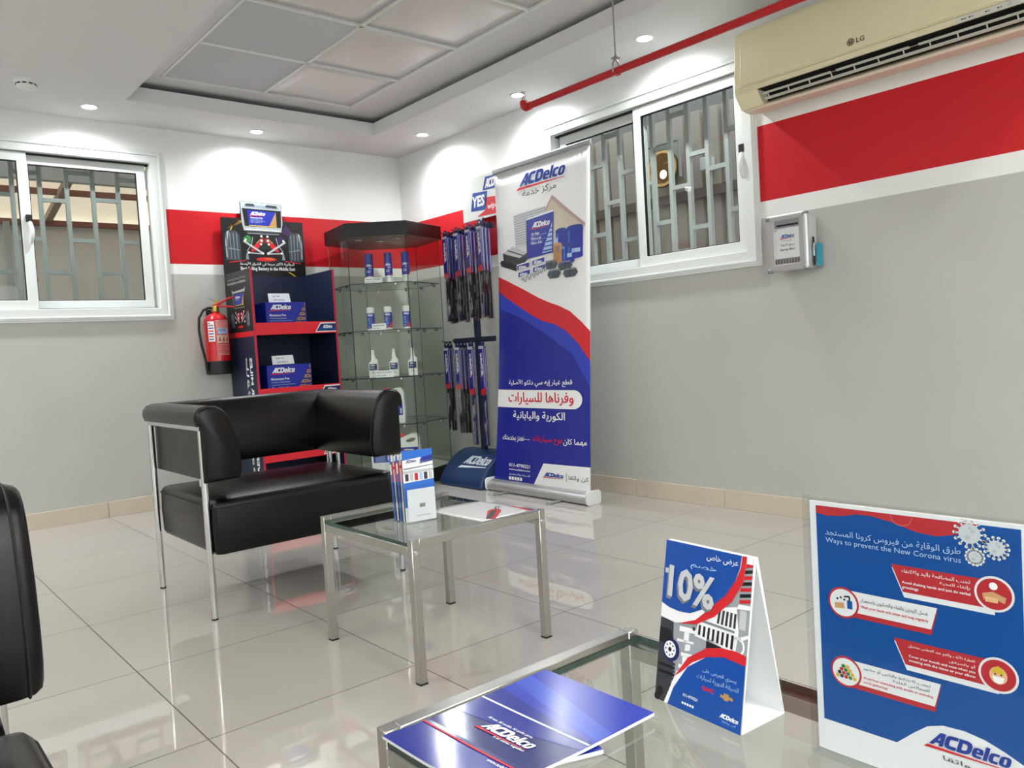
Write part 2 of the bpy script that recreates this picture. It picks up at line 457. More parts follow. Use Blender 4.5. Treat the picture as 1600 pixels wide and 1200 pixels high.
# window openings
BW = (-3.21, -1.835, 1.245, 2.235)               # in the back wall: x0, x1, z0, z1
RW = (-3.14, -1.71, 1.270, 2.225)                # in the right wall: y0, y1, z0, z1
def holed(fn, a0, a1, z0, z1, hole, w0, w1):
    h = [(hole[0], hole[2]), (hole[1], hole[2]), (hole[1], hole[3]), (hole[0], hole[3])]
    return MB().prism([(a0, z0), (a1, z0), (a1, z1), (a0, z1)], fn, w0, w1, holes=[h])
ZT = 2.9
struct('wall_back', holed(lambda u, v, w: (u, w, v), X0 - WT, WT, -.02, ZT, BW, 0, WT), WALL_BACK, smooth=False)
struct('wall_right', holed(lambda u, v, w: (w, u, v), Y0 - WT, 0, -.02, ZT, RW, 0, WT), WALL_RIGHT, smooth=False)
LW = (-6.4, -1.2, .12, 2.35)                     # unseen shopfront opening added in the front wall for daylight
struct('wall_front', holed(lambda u, v, w: (u, w, v), X0 - WT, WT, -.02, ZT, LW, Y0 - WT, Y0), PLAIN, smooth=False)
struct('wall_left', MB().bb(X0 - WT, X0, Y0, 0, -.02, ZT), PLAIN, smooth=False)
# skirting, cut in tile lengths
sk = MB()
e = [0, -.474, -1.074]; x = -1.674
k = -.012
cur = -.012
xs = [-.474 - .6 * i for i in range(12)]
prev = -.012
for q in xs:
    if q < X0: q = X0 + .001
    sk.bb(q + .001, prev - .001, -.012, 0, 0, .0958); prev = q
    if q <= X0 + .002: break
struct('baseboard_back', sk, SKIRT, bevel=.0015, seg=1)
sk = MB(); prev = 0
for i in range(20):
    q = max(-.418 - .6 * i - .08, Y0 + .001)
    sk.bb(-.012, 0, q + .001, prev - .001, 0, .0958); prev = q
    if q <= Y0 + .002: break
struct('baseboard_right', sk, SKIRT, bevel=.0015, seg=1)

# soffit with the raised bay, its lip, and the higher ceiling
HX0, HX1, HY0, HY1 = -2.12, -.505, -4.18, -.49
def ring_ceiling():
    o = [(X0, Y0), (0, Y0), (0, 0), (X0, 0)]
    holes = [[(HX0 - .018, HY0 - .018), (HX1 + .018, HY0 - .018), (HX1 + .018, HY1 + .018), (HX0 - .018, HY1 + .018)]]
    return MB().prism(o, lambda u, v, w: (u, v, w), H, H + .02, holes=holes)
struct('ceiling', ring_ceiling(), CEIL, smooth=False)
lip = MB()
t = .018; zl = H + .085
lip.bb(HX0 - t, HX1 + t, HY1, HY1 + t, H, zl); lip.bb(HX0 - t, HX1 + t, HY0 - t, HY0, H, zl)
lip.bb(HX0 - t, HX0, HY0, HY1, H, zl); lip.bb(HX1, HX1 + t, HY0, HY1, H, zl)
struct('trim_1', lip, CEIL, smooth=False)
up = MB(); m_ = .22; zz = HU + .02
TX0, TX1, TY1, NR = -1.955, -.755, -.622, 5      # panel field of the bay
TY0 = TY1 - .6 * NR
up.prism([(HX0 - m_, HY0 - m_), (HX1 + m_, HY0 - m_), (HX1 + m_, HY1 + m_), (HX0 - m_, HY1 + m_)], lambda u, v, w: (u, v, w), HU, zz,
         holes=[[(TX0, TY0), (TX1, TY0), (TX1, TY1), (TX0, TY1)]])
up.bb(HX0 - m_ - .02, HX0 - m_, HY0 - m_, HY1 + m_, H + .02, zz); up.bb(HX1 + m_, HX1 + m_ + .02, HY0 - m_, HY1 + m_, H + .02, zz)
up.bb(HX0 - m_, HX1 + m_, HY1 + m_, HY1 + m_ + .02, H + .02, zz); up.bb(HX0 - m_, HX1 + m_, HY0 - m_ - .02, HY0 - m_, H + .02, zz)
struct('trim_2', up, CEIL, smooth=False)
struct('trim_3', MB().bb(HX0 - .1, HX1 + .1, HY0 - .1, HY1 + .1, HU + .12, HU + .14), CEIL, smooth=False)   # slab above the panels
g_ = MB()
for i in range(3):
    xx = TX0 + .6 * i; g_.bb(xx - .008, xx + .008, TY0, TY1, HU - .004, HU + .012)
for j in range(NR + 1):
    yy = TY1 - .6 * j; g_.bb(TX0, TX1, yy - .008, yy + .008, HU - .004, HU + .012)
struct('trim_4', g_, WHITE_PLASTIC, smooth=False)   # exposed suspension grid
TILE_GREY = mat('grey mineral ceiling tile', '#c4c7ca', .8, noise=.02, nscale=90)
TILE_DIFF = mat('satin acrylic diffuser', '#dcdad6', .28, spec=.6, noise=.03, nscale=4)
for j in range(NR):
    for i in range(2):
        x0 = TX0 + .6 * i + .009; y1 = TY1 - .6 * j - .009
        solid = i == 0 and j < 2
        b = MB()
        if solid: b.bb(x0, x0 + .582, y1 - .582, y1, HU + .004, HU + .016)
        else:    # slightly sagging sheet
            n = 8; vs = []; fs = []
            for a in range(n + 1):
                for c in range(n + 1):
                    sgx = (1 - (2 * a / n - 1) ** 2) * (1 - (2 * c / n - 1) ** 2)
                    vs.append((x0 + .582 * a / n, y1 - .582 * c / n, HU + .010 - .012 * sgx))
            for a in range(n):
                for c in range(n): fs.append((a * (n + 1) + c, a * (n + 1) + c + 1, (a + 1) * (n + 1) + c + 1, (a + 1) * (n + 1) + c))
            b.add(vs, fs)
        row = ['nearest the back wall', 'second from the back wall', 'third from the back wall', 'fourth from the back wall', 'fifth from the back wall'][j]
        o = b.build('ceiling_panel', TILE_GREY if solid else TILE_DIFF)
        if not solid: sdf = o.modifiers.new('s', 'SOLIDIFY'); sdf.thickness = .003
        tag(o, ('matt grey square ceiling panel' if solid else 'pale satin square ceiling panel') + ' in the raised bay, %s column, %s' % ('left' if i == 0 else 'right', row), 'ceiling panel', 'square panels in the raised ceiling bay')

# ---- recessed downlights
LENS = mat('lit downlight lens', '#f4fbff', .3, emit=LENS_STRENGTH)
def downlight(x, y, label):
    t = thing('downlight', label, 'ceiling light', (x, y, H), group='recessed ceiling downlights')
    r = MB(); n = 28
    r.lathe([(.052, 0), (.050, -.005), (.040, -.006), (.036, -.002), (.036, .004)], n=n)
    r.build('trim_ring', WHITE_PLASTIC, t)
    l = MB().lathe([(.036, -.001), (.02, -.004), (.004, -.005)], n=n)
    l.build('lens', LENS, t)
    d = bpy.data.lights.new('downlight_lamp', 'SPOT'); d.energy = SPOT_POWER; d.spot_size = math.radians(165); d.spot_blend = 1.0; d.shadow_soft_size = .035
    d.color = (.97, 1., 1.)
    lo = bpy.data.objects.new('downlight_lamp', d); COL.objects.link(lo); lo.parent = t; lo.location = (0, 0, -.012)
for x, y, lb in [(-2.262, -.275, 'small lit downlight above the left window'), (-1.241, -.223, 'small lit downlight above the battery display header'),
                 (-.221, -.670, 'small lit downlight nearest the room corner by the glass showcase'), (-.206, -1.682, 'small lit downlight beside the end of the red pipe'),
                 (-.236, -2.706, 'small lit downlight between the red pipe and the right window top'),
                 (-.236, -4.99, 'small lit downlight past the air conditioner'),
                 (-3.28, -.275, 'small lit downlight left of the left window'), (-4.3, -.275, 'small lit downlight far left along the back wall'),
                 (-2.5, -3.2, 'small lit downlight left of the raised bay, middle'), (-2.5, -1.9, 'small lit downlight left of the raised bay, far')][:8]:
    downlight(x, y, lb)
# unseen ceiling panels added to brighten the room from behind
FILL_PANEL = mat('added fill panel', '#fbfbf6', .4, emit=FILL_STRENGTH)
for i, (x, y) in enumerate([(-5.2, -2.4), (-6.2, -4.0), (-5.2, -6.9), (-2.6, -6.0), (-2.6, -7.8), (-4.2, -5.9), (-4.2, -7.8)]):
    t = thing('fill_panel', 'unseen square added fill panel over the rear of the room', 'ceiling light', (x, y, H), group='added fill panels over the rear of the room')
    MB().prism([(-.31, -.31), (.31, -.31), (.31, .31), (-.31, .31)], lambda u, v, w: (u, v, w), -.012, 0, holes=[[(-.29, -.29), (.29, -.29), (.29, .29), (-.29, .29)]]).build('frame', WHITE_PLASTIC, t, smooth=False)
    MB().bb(-.29, .29, -.29, .29, -.008, -.002).build('diffuser', FILL_PANEL, t, smooth=False)

# ---- smoke detector
t = thing('smoke_detector', 'round white smoke detector on the ceiling at upper left', 'smoke detector', (-2.628, -.58, H))
MB().lathe([(.056, 0), (.056, -.012), (.05, -.018)], n=32).build('base', WHITE_PLASTIC, t)
MB().lathe([(.046, -.018), (.046, -.030), (.040, -.043), (.026, -.050), (.01, -.052)], n=32).build('sensor_head', WHITE_PLASTIC, t)
v = MB()
for i in range(10):
    a = 2 * PI * i / 10; v.box((.0465 * math.cos(a), .0465 * math.sin(a), -.025), (.003, .018, .006), rz=a)
v.build('vent', BLACK, t)

# ---- sliding windows. local frame: u along the wall, v up, w out of the wall into the room
def window(name, fn, u0, u1, z0, z1, front_left, handle_u, mull):
    """u0..u1 and z0..z1: outer edge of the casing; mull = u range of the meeting stile of the front sash"""
    P = lambda a0, a1, b0, b1, w0, w1, mb: mb.prism([(a0, b0), (a1, b0), (a1, b1), (a0, b1)], fn, w0, w1)
    c = MB(); W = .078
    def rim(mb, a0, a1, b0, b1, k, w0, w1):
        mb.prism([(a0, b0), (a1, b0), (a1, b1), (a0, b1)], fn, w0, w1, holes=[[(a0 + k, b0 + k), (a1 - k, b0 + k), (a1 - k, b1 - k), (a0 + k, b1 - k)]])
    rim(c, u0, u1, z0, z1, .030, 0, .012)
    rim(c, u0 + .010, u1 - .010, z0 + .010, z1 - .010, .022, .012, .018)
    rim(c, u0 + .020, u1 - .020, z0 + .020, z1 - .020, .012, .018, .024)
    rim(c, u0 + .03, u1 - .03, z0 + .03, z1 - .03, W - .03, -.09, .016)
    f = struct(name, c, PVC, bevel=.002, seg=1)
    f['kind'] = 'structure'
    a0, a1, b0, b1 = u0 + W, u1 - W, z0 + W, z1 - W
    tr = MB()
    for w in (-.03, -.055): 
        tr.prism([(a0, b0), (a1, b0), (a1, b0 + .006), (a0, b0 + .006)], fn, w, w + .004)
        tr.prism([(a0, b1 - .012), (a1, b1 - .012), (a1, b1), (a0, b1)], fn, w, w + .004)
    tr.build('sash_track', BLACK_GASKET, f)
    mid = (mull[0] + mull[1]) / 2
    spans = {'front': (a0, mull[1]) if front_left else (mull[0], a1), 'rear': (mull[0] + .01, a1 - .018) if front_left else (a0 + .018, mull[1] - .01)}
    for s, w0, w1 in (('front', -.034, -.004), ('rear', -.075, -.045)):
        p0, p1 = spans[s]; kk = .052
        m = MB(); q0, q1 = b0 + .002, b1 - (.004 if s == 'front' else .008)
        rim(m, p0, p1, q0, q1, kk, w0, w1)
        so = m.build('sash', PVC, f, bevel=.002, seg=1)
        gk = MB(); rim(gk, p0 + kk - .001, p1 - kk + .001, q0 + kk - .001, q1 - kk + .001, .005, w0 + .008, w1 - .004)
        gk.build('gasket', BLACK_GASKET, so)
        gl = MB(); gl.prism([(p0 + kk, q0 + kk), (p1 - kk, q0 + kk), (p1 - kk, q1 - kk), (p0 + kk, q1 - kk)], fn, (w0 + w1) / 2 - .002, (w0 + w1) / 2 + .002)
        gl.build('pane', WINGLASS, so, smooth=False)
        if s == 'front':
            hb = MB(); zc = 1.752
            hb.prism(rrect(.030, .040, .004, cx=handle_u, cy=zc + .06), fn, w1, w1 + .022)
            ho = hb.build('handle_catch', BLACK_GASKET, so)
            hg = MB(); pts = []
            for i in range(9):
                tt = i / 8; pts.append(fn(handle_u + (.010 if front_left else -.002) * math.sin(PI * tt), zc + .05 - .135 * tt, w1 + .006 + .022 * math.sin(PI * tt)))
            hg.tube(pts, [.009] + [.012] * 7 + [.008], 10)
            hg.build('handle', WHITE_PLASTIC, so)
    return f
window('window_1', lambda u, v, w: (u, -w, v), -3.30, -1.795, 1.205, 2.278, True, -2.568, (-2.605, -2.553))
window('window_2', lambda u, v, w: (-w, -u, v), 1.669, 3.18, 1.229, 2.268, False, 3.095, (2.397, 2.449))
# glazing of the unseen shopfront, added to let daylight in
m = MB(); fnl = lambda u, v, w: (u, Y0 - .07 + w, v)
n = 5
for i in range(n + 1):
    y = LW[0] + (LW[1] - LW[0]) * i / n
    m.prism([(y - .03, LW[2]), (y + .03, LW[2]), (y + .03, LW[3]), (y - .03, LW[3])], fnl, -.03, .03)
m.prism([(LW[0], LW[2]), (LW[1], LW[2]), (LW[1], LW[2] + .06), (LW[0], LW[2] + .06)], fnl, -.03, .03)
m.prism([(LW[0], LW[3] - .06), (LW[1], LW[3] - .06), (LW[1], LW[3]), (LW[0], LW[3])], fnl, -.03, .03)
w3 = struct('added_window', m, ALU, smooth=False)
MB().prism([(LW[0], LW[2]), (LW[1], LW[2]), (LW[1], LW[3]), (LW[0], LW[3])], fnl, -.003, .003).build('pane', WINGLASS, w3, smooth=False)

# ---- security grilles outside the panes
def grille(fn, us, z0, z1, w, rungs, label, m_=None):
    m = MB()
    for u in us: m.prism([(u - .012, z0), (u + .012, z0), (u + .012, z1), (u - .012, z1)], fn, w, w + .024)
    for i in range(len(us) - 1):
        for z in rungs[i % len(rungs)]: m.prism([(us[i] + .012, z - .012), (us[i + 1] - .012, z - .012), (us[i + 1] - .012, z + .012), (us[i] + .012, z + .012)], fn, w + .002, w + .022)
    for z in (z0, z1): m.prism([(us[0] - .012, z - .012), (us[-1] + .012, z - .012), (us[-1] + .012, z + .012), (us[0] - .012, z + .012)], fn, w, w + .024)
    o = m.build('security_grille', m_ or GRILLE, smooth=False)
    return tag(o, label, 'window grille', 'security bars outside the windows')
gu = [-3.19, -3.045, -2.90, -2.755, -2.61, -2.465, -2.318, -2.171, -2.024, -1.877]
grille(lambda u, v, w: (u, w, v), gu, 1.16, 2.30, WT + .03, [(1.30, 1.72, 2.12), (1.52, 1.96), (1.34, 1.72, 2.14), (1.52, 1.98)], 'grey staggered security bars outside the left window')
gv = [1.76, 1.885, 2.01, 2.135, 2.26, 2.385, 2.51, 2.635, 2.76, 2.885, 3.01, 3.12]
grille(lambda u, v, w: (w, -u, v), gv, 1.16, 2.30, WT + .03, [(1.34, 1.80), (1.56, 1.98), (1.38, 1.74, 2.14), (1.50, 1.90)], 'pale staggered security bars outside the right window', PALEGRILLE)

# ---- outside
CONC = mat('yard concrete', '#a7a49d', .8, noise=.08, nscale=3)
struct('ground_yard', MB().bb(X0 - 6, 6, .2, 8, -.12, -.02).bb(.2, 6, Y0 - 3, .2, -.12, -.02).bb(X0 - 6, 6, Y0 - 6, Y0 - .14, -.12, -.02), CONC, smooth=False)
struct('wall_yard', MB().bb(-9, 3.2, 3.42, 3.57, 0, 2.365), mat('grey yard wall', '#d4d4ce', .8, noise=.05, nscale=2), smooth=False)
cn = thing('yard_canopy', 'beige sheet canopy on tan rafters seen through the left window', 'canopy', (-3, 2.2, 0))
sheet = bpy.data.materials.new('translucent canopy sheet'); sheet.use_nodes = True
nt = sheet.node_tree; pb = nt.nodes['Principled BSDF']; pb.inputs['Base Color'].default_value = srgb('#e2d4c0')
trl = nt.nodes.new('ShaderNodeBsdfTranslucent'); trl.inputs[0].default_value = srgb('#d9c4a8'); mxs = nt.nodes.new('ShaderNodeMixShader'); mxs.inputs[0].default_value = .35
nt.links.new(pb.outputs[0], mxs.inputs[1]); nt.links.new(trl.outputs[0], mxs.inputs[2]); nt.links.new(mxs.outputs[0], nt.nodes['Material Output'].inputs[0])
s_ = MB(); n = 60; vs = []; fs = []
for i in range(n + 1):
    x = -9 + 12.2 * i / n; dz = .012 * (i % 2)
    vs += [(x, .45, 3.02 + dz), (x, 3.6, 2.40 + dz)]
for i in range(n): fs.append((2 * i, 2 * i + 1, 2 * i + 3, 2 * i + 2))
s_.add(vs, fs); s_.build('roof_sheet', sheet, cn, world=True, smooth=False)
RAFT = mat('tan rafter', '#a08c78', .7); PURL = mat('rust red purlin', '#8a5a50', .7)
for i in range(9):
    x = -8.6 + 1.35 * i
    MB().prism([(.45, 2.93), (3.6, 2.31), (3.6, 2.37), (.45, 2.99)], lambda u, v, w: (w, u, v), x, x + .06).build('rafter', RAFT, cn, world=True, smooth=False)
for y, z in ((1.3, 2.79), (2.75, 2.505), (3.36, 2.325)):
    MB().bb(-9, 3.2, y, y + .05, z, z + .05).build('purlin', PURL, cn, world=True, smooth=False)
MB().bb(-9, 3.2, 2.0, 2.08, 2.47, 2.62).build('front_beam', GRILLE, cn, world=True, smooth=False)
for x in (-4.6, -2.2, .4): MB().bb(x, x + .05, 3.32, 3.37, 0, 2.34).build('post', GRILLE, cn, world=True, smooth=False)
FENCE = mat('beige corrugated sheet', '#b3aa9c', .6)
fe = thing('corrugated_fence', 'beige corrugated metal fence seen through the right window', 'fence', (1.3, -2, 0))
s_ = MB(); vs = []; fs = []; n = 0; y = -7.0; prof = []
while y < .3:
    prof += [(1.30, y), (1.30, y + .105), (1.33, y + .115), (1.33, y + .135), (1.30, y + .145)]; y += .15
vs = [(x, y, z) for x, y in prof for z in (0, 2.5)]
fs = [(2 * i, 2 * i + 1, 2 * i + 3, 2 * i + 2) for i in range(len(prof) - 1)]
s_.add(vs, fs); o = s_.build('sheeting', FENCE, fe, world=True, smooth=False)
MB().bb(1.275, 1.298, -7, .3, 1.88, 1.95).build('rail', mat('brown fence rail', '#75685c', .7), fe, world=True, smooth=False)
struct('wall_alley', MB().bb(1.5, 1.6, -8, 3.4, 0, 3.6), mat('grey alley wall', '#7f7d78', .8), smooth=False)
MB_ = MB().bb(.16, .55, -8, .6, 2.95, 3.0); struct('unseen_alley_roof', MB_, mat('unseen roof sheet', '#8c8a86', .8), smooth=False)  # unseen roof strip, cut back so sky light reaches the fence
# floodlight on the fence
fl = thing('floodlight', 'round lit floodlight on the fence behind the right window', 'floodlight', (1.195, -1.64, 2.13))
MB().lathe([(.03, -.10), (.09, -.09), (.135, -.02), (.14, 0), (.13, .004)], n=28).build('housing', mat('dull brass housing', '#7a6a4a', .3, .8), fl).rotation_euler = (0, -PI / 2, 0)
MB().lathe([(.13, .004), (.112, .006), (.085, -.030), (.05, -.055), (.02, -.062)], n=28).build('reflector', mat('glowing gold reflector', '#c9a468', .4, emit=.35), fl).rotation_euler = (0, -PI / 2, 0)  # own glow stands in for the bulb light on the dish
MB().lathe([(.045, -.058), (.045, -.012), (.03, .004), (.004, .008)], c=(-.045, -.01, 0), n=16).build('bulb', mat('lit bulb', '#fff2d8', .2, emit=16), fl).rotation_euler = (0, -PI / 2, 0)
MB().box((-.0, -.16, .04), (.02, .012, .26)).box((-.0, .16, .04), (.02, .012, .26)).box((.02, 0, .18), (.03, .33, .012)).build('bracket', GRILLE, fl, smooth=False)
o = MB().box((1.268, -1.98, 2.10), (.064, .085, .09)).build('junction_box', WHITE_PLASTIC, bevel=.006); tag(o, 'small white junction box on the fence beside the floodlight', 'junction box')
# ------------------------------------------------------------------ armchair and sofa
def seat_furniture(name, label, cat, loc, rz, hw):
    """black pads on chrome legs; faces local -y; hw = half width over the frame"""
    t = thing(name, label, cat, loc, rz)
    a = hw - .39
    sec = [(-.374, .492), (-.372, .655), (-.378, .690), (-.410, .690), (-.418, .712), (-.414, .736), (-.400, .752), (-.375, .759), (-.345, .758), (-.322, .745), (-.304, .722), (-.288, .68), (-.274, .63), (-.265, .565), (-.265, .52), (-.272, .494)]
    cx = sum(p[0] for p in sec) / len(sec); cz = sum(p[1] for p in sec) / len(sec)
    for sgn in (-1, 1):
        m = MB(); rings = []
        for y, k, wide in ((-.330, .90, 1), (-.327, .955, 1), (-.318, .99, 1), (-.302, 1, 1), (-.3005, 1, 0), (0, 1, 0), (.296, 1, 0), (.303, .99, 0)):
            rings.append([(-sgn * (cx + ((min(px, -.398) if wide and px < -.37 and pz < .70 else px) - cx) * k - a), y, cz + (pz - cz) * k) for px, pz in sec])
        m.loft(rings)
        ap = m.build('armrest', LEATHER, t, ang=60)
        w = MB()   # stitched welt round the front edge
        lo = [(-sgn * (cx + ((min(px, -.398) if px < -.37 and pz < .70 else px) - cx) * 1.0 - a), -.312, cz + (pz - cz) * 1.0) for px, pz in sec]
        w.tube(lo + [lo[0]], .0022, 6); w.build('welt', SEAM, ap)
        rl = MB().box((sgn * (hw - .003), .005, .684), (.026, .60, .022)); rl.build('arm_rail', CHROME, t, bevel=.002)
        for y in (-.288, .298):
            lg = MB().cyl((sgn * hw, y, .006), (sgn * hw, y, .674), .0118, n=20).build('leg', CHROME, t)
            MB().cyl((sgn * hw, y, 0), (sgn * hw, y, .006), .0118, n=20).build('foot_cap', BLACK_GASKET, lg)
        for y in (.03,):
            MB().cyl((sgn * (hw - .095), y, .41), (sgn * (hw - .095), y, .50), .008, n=14).build('support_pin', CHROME, t)
    # back pad: same section laid across
    bs = [(.30 - (px + .388), pz) for px, pz in sec]
    cy = sum(p[0] for p in bs) / len(bs)
    m = MB(); rings = []
    for x, k in ((-hw + .021, .99), (-hw + .026, 1), (0, 1), (hw - .026, 1), (hw - .021, .99)):
        rings.append([(x, cy + (py - cy) * k, cz + (pz - cz) * k) for py, pz in bs])
    m.loft(rings)
    m.build('backrest', LEATHER, t, ang=60)
    MB().cyl((-hw, .298, .674), (hw, .298, .674), .009, n=14).build('rear_rail', CHROME, t)
    # seat block with soft edges and a shallow crown
    sx, y0, y1, zb, zt = hw - .012, -.325, .285, .228, .425
    rings = []; cyy = (y0 + y1) / 2; sy = (y1 - y0) / 2
    def ringat(ins, z, r=.02):
        return [(px, cyy + py, z) for px, py in rrect(2 * (sx - ins), 2 * (sy - ins), max(r - ins * .3, .008), 4)]
    for ins, z in ((.02, zb), (.006, zb + .004), (0, zb + .016), (-.002, (zb + zt) / 2), (0, zt - .032), (.003, zt - .016), (.012, zt - .005), (.03, zt), (.08, zt + .006), (.16, zt + .010), (.24, zt + .012)): rings.append(ringat(ins, z))
    st = MB().loft(rings).build('seat', LEATHER, t, ang=70)
    w = MB(); lo = [(px, cyy + py, zt - .026) for px, py in rrect(2 * sx + .003, 2 * sy + .003, .02, 4)]
    w.tube(lo + [lo[0]], .0022, 6); w.build('welt', SEAM, st)
    MB().bb(-hw + .08, hw - .08, -.22, .20, .212, .230).build('seat_frame', BLACK_GASKET, t)
    return t
seat_furniture('armchair', 'black leatherette armchair with round chrome legs in front of the battery display', 'armchair', (-2.142, -2.235, 0), 0, .392)
seat_furniture('sofa', 'black leatherette sofa partly in view at the lower left corner', 'sofa', (-3.650, -5.025, 0), PI / 2, .95)

# ------------------------------------------------------------------ glass tables
def glass_table(label, loc, w, d, h=.40):
    t = thing('glass_table', label, 'table', loc, group='steel framed glass tables')
    q = .0245
    for sx in (-1, 1):
        for sy in (-1, 1):
            lg = MB().box((sx * (w / 2 - q / 2), sy * (d / 2 - q / 2), (h + .004) / 2), (q, q, h - .004)).build('leg', STEEL, t, bevel=.0015, seg=1)
            MB().box((sx * (w / 2 - q / 2), sy * (d / 2 - q / 2), .002), (q, q, .004)).build('foot_cap', BLACK_GASKET, lg)
            b = MB().cyl((sx * (w / 2 - q / 2 + .0), sy * d / 2, h - .036), (sx * (w / 2 - q / 2), sy * (d / 2 + .003), h - .036), .0055, n=14)
            b.build('bolt', CHROME, lg)
    for sy in (-1, 1): MB().box((0, sy * (d / 2 - q / 2), h - .0125), (w - 2 * q, q, .025)).build('rail', STEEL, t, bevel=.0015, seg=1)
    for sx in (-1, 1): MB().box((sx * (w / 2 - q / 2), 0, h - .0335), (q, d - 2 * q, .025)).build('rail', STEEL, t, bevel=.0015, seg=1)
    z0, z1 = h - .021, h - .011
    x, y = w / 2 - .002, d / 2 - q - .001
    g = MB(); g.bb(-x + .0006, x - .0006, -y + .0006, y - .0006, z0, z1)
    go = g.build('glass_top', TABLEGLASS, t, smooth=False)
    e = MB()
    e.bb(-x, -x + .0006, -y, y, z0, z1); e.bb(x - .0006, x, -y, y, z0, z1); e.bb(-x, x, -y, -y + .0006, z0, z1); e.bb(-x, x, y - .0006, y, z0, z1)
    e.build('glass_edge', GLASSEDGE, go, smooth=False)
    return t
T1 = (-2.107, -3.289, 0); T2 = (-2.717, -4.92, 0); ZG = .3892
glass_table('glass side table with square steel legs in front of the armchair', T1, .488, .53)
glass_table('low glass coffee table under the tent card and the health notice', T2, .512, 1.0)

# ------------------------------------------------------------------ leaflet holder on the side table
hol = Matrix.Translation((-2.165, -3.297, ZG)) @ Matrix.Rotation(math.radians(-8), 4, 'Z')
t = thing('leaflet_holder', 'clear acrylic leaflet holder standing on the glass side table', 'leaflet holder', (-2.165, -3.297, ZG), math.radians(-8))
hw, dp, th = .0585, .042, .0022
m = MB(); m.bb(-hw, hw, -dp, -dp + th, .0, .112)
m.build('front_wall', FRAMECLEAR, t, smooth=False)
for sx in (-1, 1): MB().prism([(-dp + th, 0), (dp - th, 0), (dp + .020, .118), (-dp + th, .118)], lambda u, v, w: (w, u, v), sx * hw, sx * (hw - th)).build('side_wall', FRAMECLEAR, t, smooth=False)
m = MB(); m.prism([(-hw, 0), (hw, 0), (hw, .185), (-hw, .185)], lambda u, v, w: (u, dp - th + w + v * .19, v), 0, th); m.build('back_wall', FRAMECLEAR, t, smooth=False)
m = MB(); m.bb(-hw + th, hw - th, -dp + th, dp - th, 0, th); m.build('base', FRAMECLEAR, t, smooth=False)
def hp(x, y, z): return hol @ Vector((x, y, z))
def leaflet(y, lean, yaw, x, kind, label, hgt=.205):
    o = thing('leaflet', label, 'leaflet', hp(x, y, .004), math.radians(-8 + yaw), group='leaflets in the clear holder')
    fn = lambda u, v, h: (-.05 + .1 * u, -h + math.sin(lean) * v * hgt, math.cos(lean) * v * hgt)
    b = MB(); b.prism([(0, 0), (1, 0), (1, 1), (0, 1)], lambda u, v, w: fn(u, v, w), -.0006, .0006)
    b.build('sheet', PAPER, o, smooth=False)
    A = Art(fn, .0003)
    S = 3
    if kind == 0:
        A.rect(0, 0, 1, 1, SKYBLUE, S); A.poly([(0, .55), (1, .57), (1, .86), (0, .80)], WHITE, S + 1)
        A.poly([(.55, .80), (1, .825), (1, .915), (.66, .89)], BLUE, S + 1); A.poly([(0, .795), (.52, .80), (.62, .895), (0, .87)], WHITE, S + 2)
        A.logo(.1, .825, .36, .045, LOGOBLUE, RED, S + 3)
        A.poly([(.02, .755), (1, .775), (1, .765), (.02, .735)], MIDGREY, S + 2); A.rect(.0, .68, 1, .72, LTGREY, S + 2)
        for k in range(6): A.rect(.06 + .155 * k, .575, .17 + .155 * k, .675, [DKGREY, LTGREY, RED, PALEBLUE, DKGREY, LTGREY][k], S + 3)
        A.poly([(0, .0), (1, 0), (1, .30), (.8, .27), (.5, .22), (0, .2)], WHITE, S + 1)
    elif kind == 1:
        A.rect(0, 0, 1, 1, NAVY, S); A.rect(0, .6, 1, .9, RED, S + 1); A.rect(0, .92, 1, 1, WHITE, S + 1)
    elif kind == 2:
        A.rect(0, 0, 1, 1, SKYBLUE, S); A.rect(0, .72, 1, .88, WHITE, S + 1)
    else:
        A.rect(0, 0, 1, .3, WHITE, S); A.rect(0, .3, 1, .7, PALEBLUE, S); A.rect(0, .7, 1, 1, LTGREY, S); A.rect(0, .8, 1, .84, RED, S + 1)
    A.build('printing', o)
    return o
leaflet(-.030, .02, -2, .003, 0, 'blue leaflet with a shopfront picture, front of the clear holder', .215)
order = ['second', 'third', 'fourth', 'fifth', 'sixth', 'seventh', 'eighth', 'ninth']
for i in range(8):
    leaflet(-.024 + .0072 * i,   .02 + .0135 * i, -2 - 1.2 * i, .002 - .0014 * i, (1, 3, 1, 2, 1, 3, 1, 2)[i], '%s leaflet from the front in the clear holder%s' % (order[i], ', %s' % ['red and navy', 'pale', 'red and navy', 'bright blue', 'red and navy', 'pale', 'red and navy', 'bright blue'][i]), .207 - .002 * i)
o = thing('price_slip', 'white slip with a barcode behind the front of the clear holder', 'paper slip', hp(0.004, -.0365, .004), math.radians(-8))
MB().bb(-.046, .046, -.0004, .0004, 0, .098).build('sheet', PAPER, o, smooth=False)
A = Art(frame((-.046, -.0005, 0), (.092, 0, 0), (0, 0, .098)), .0002)
for k in range(9): A.rect(.42 + .024 * k, .42, .432 + .024 * k + .006 * (k % 2), .54, DKGREY, 1)
A.rect(.30, .16, .8, .175, MIDGREY, 1); A.build('barcode', o)

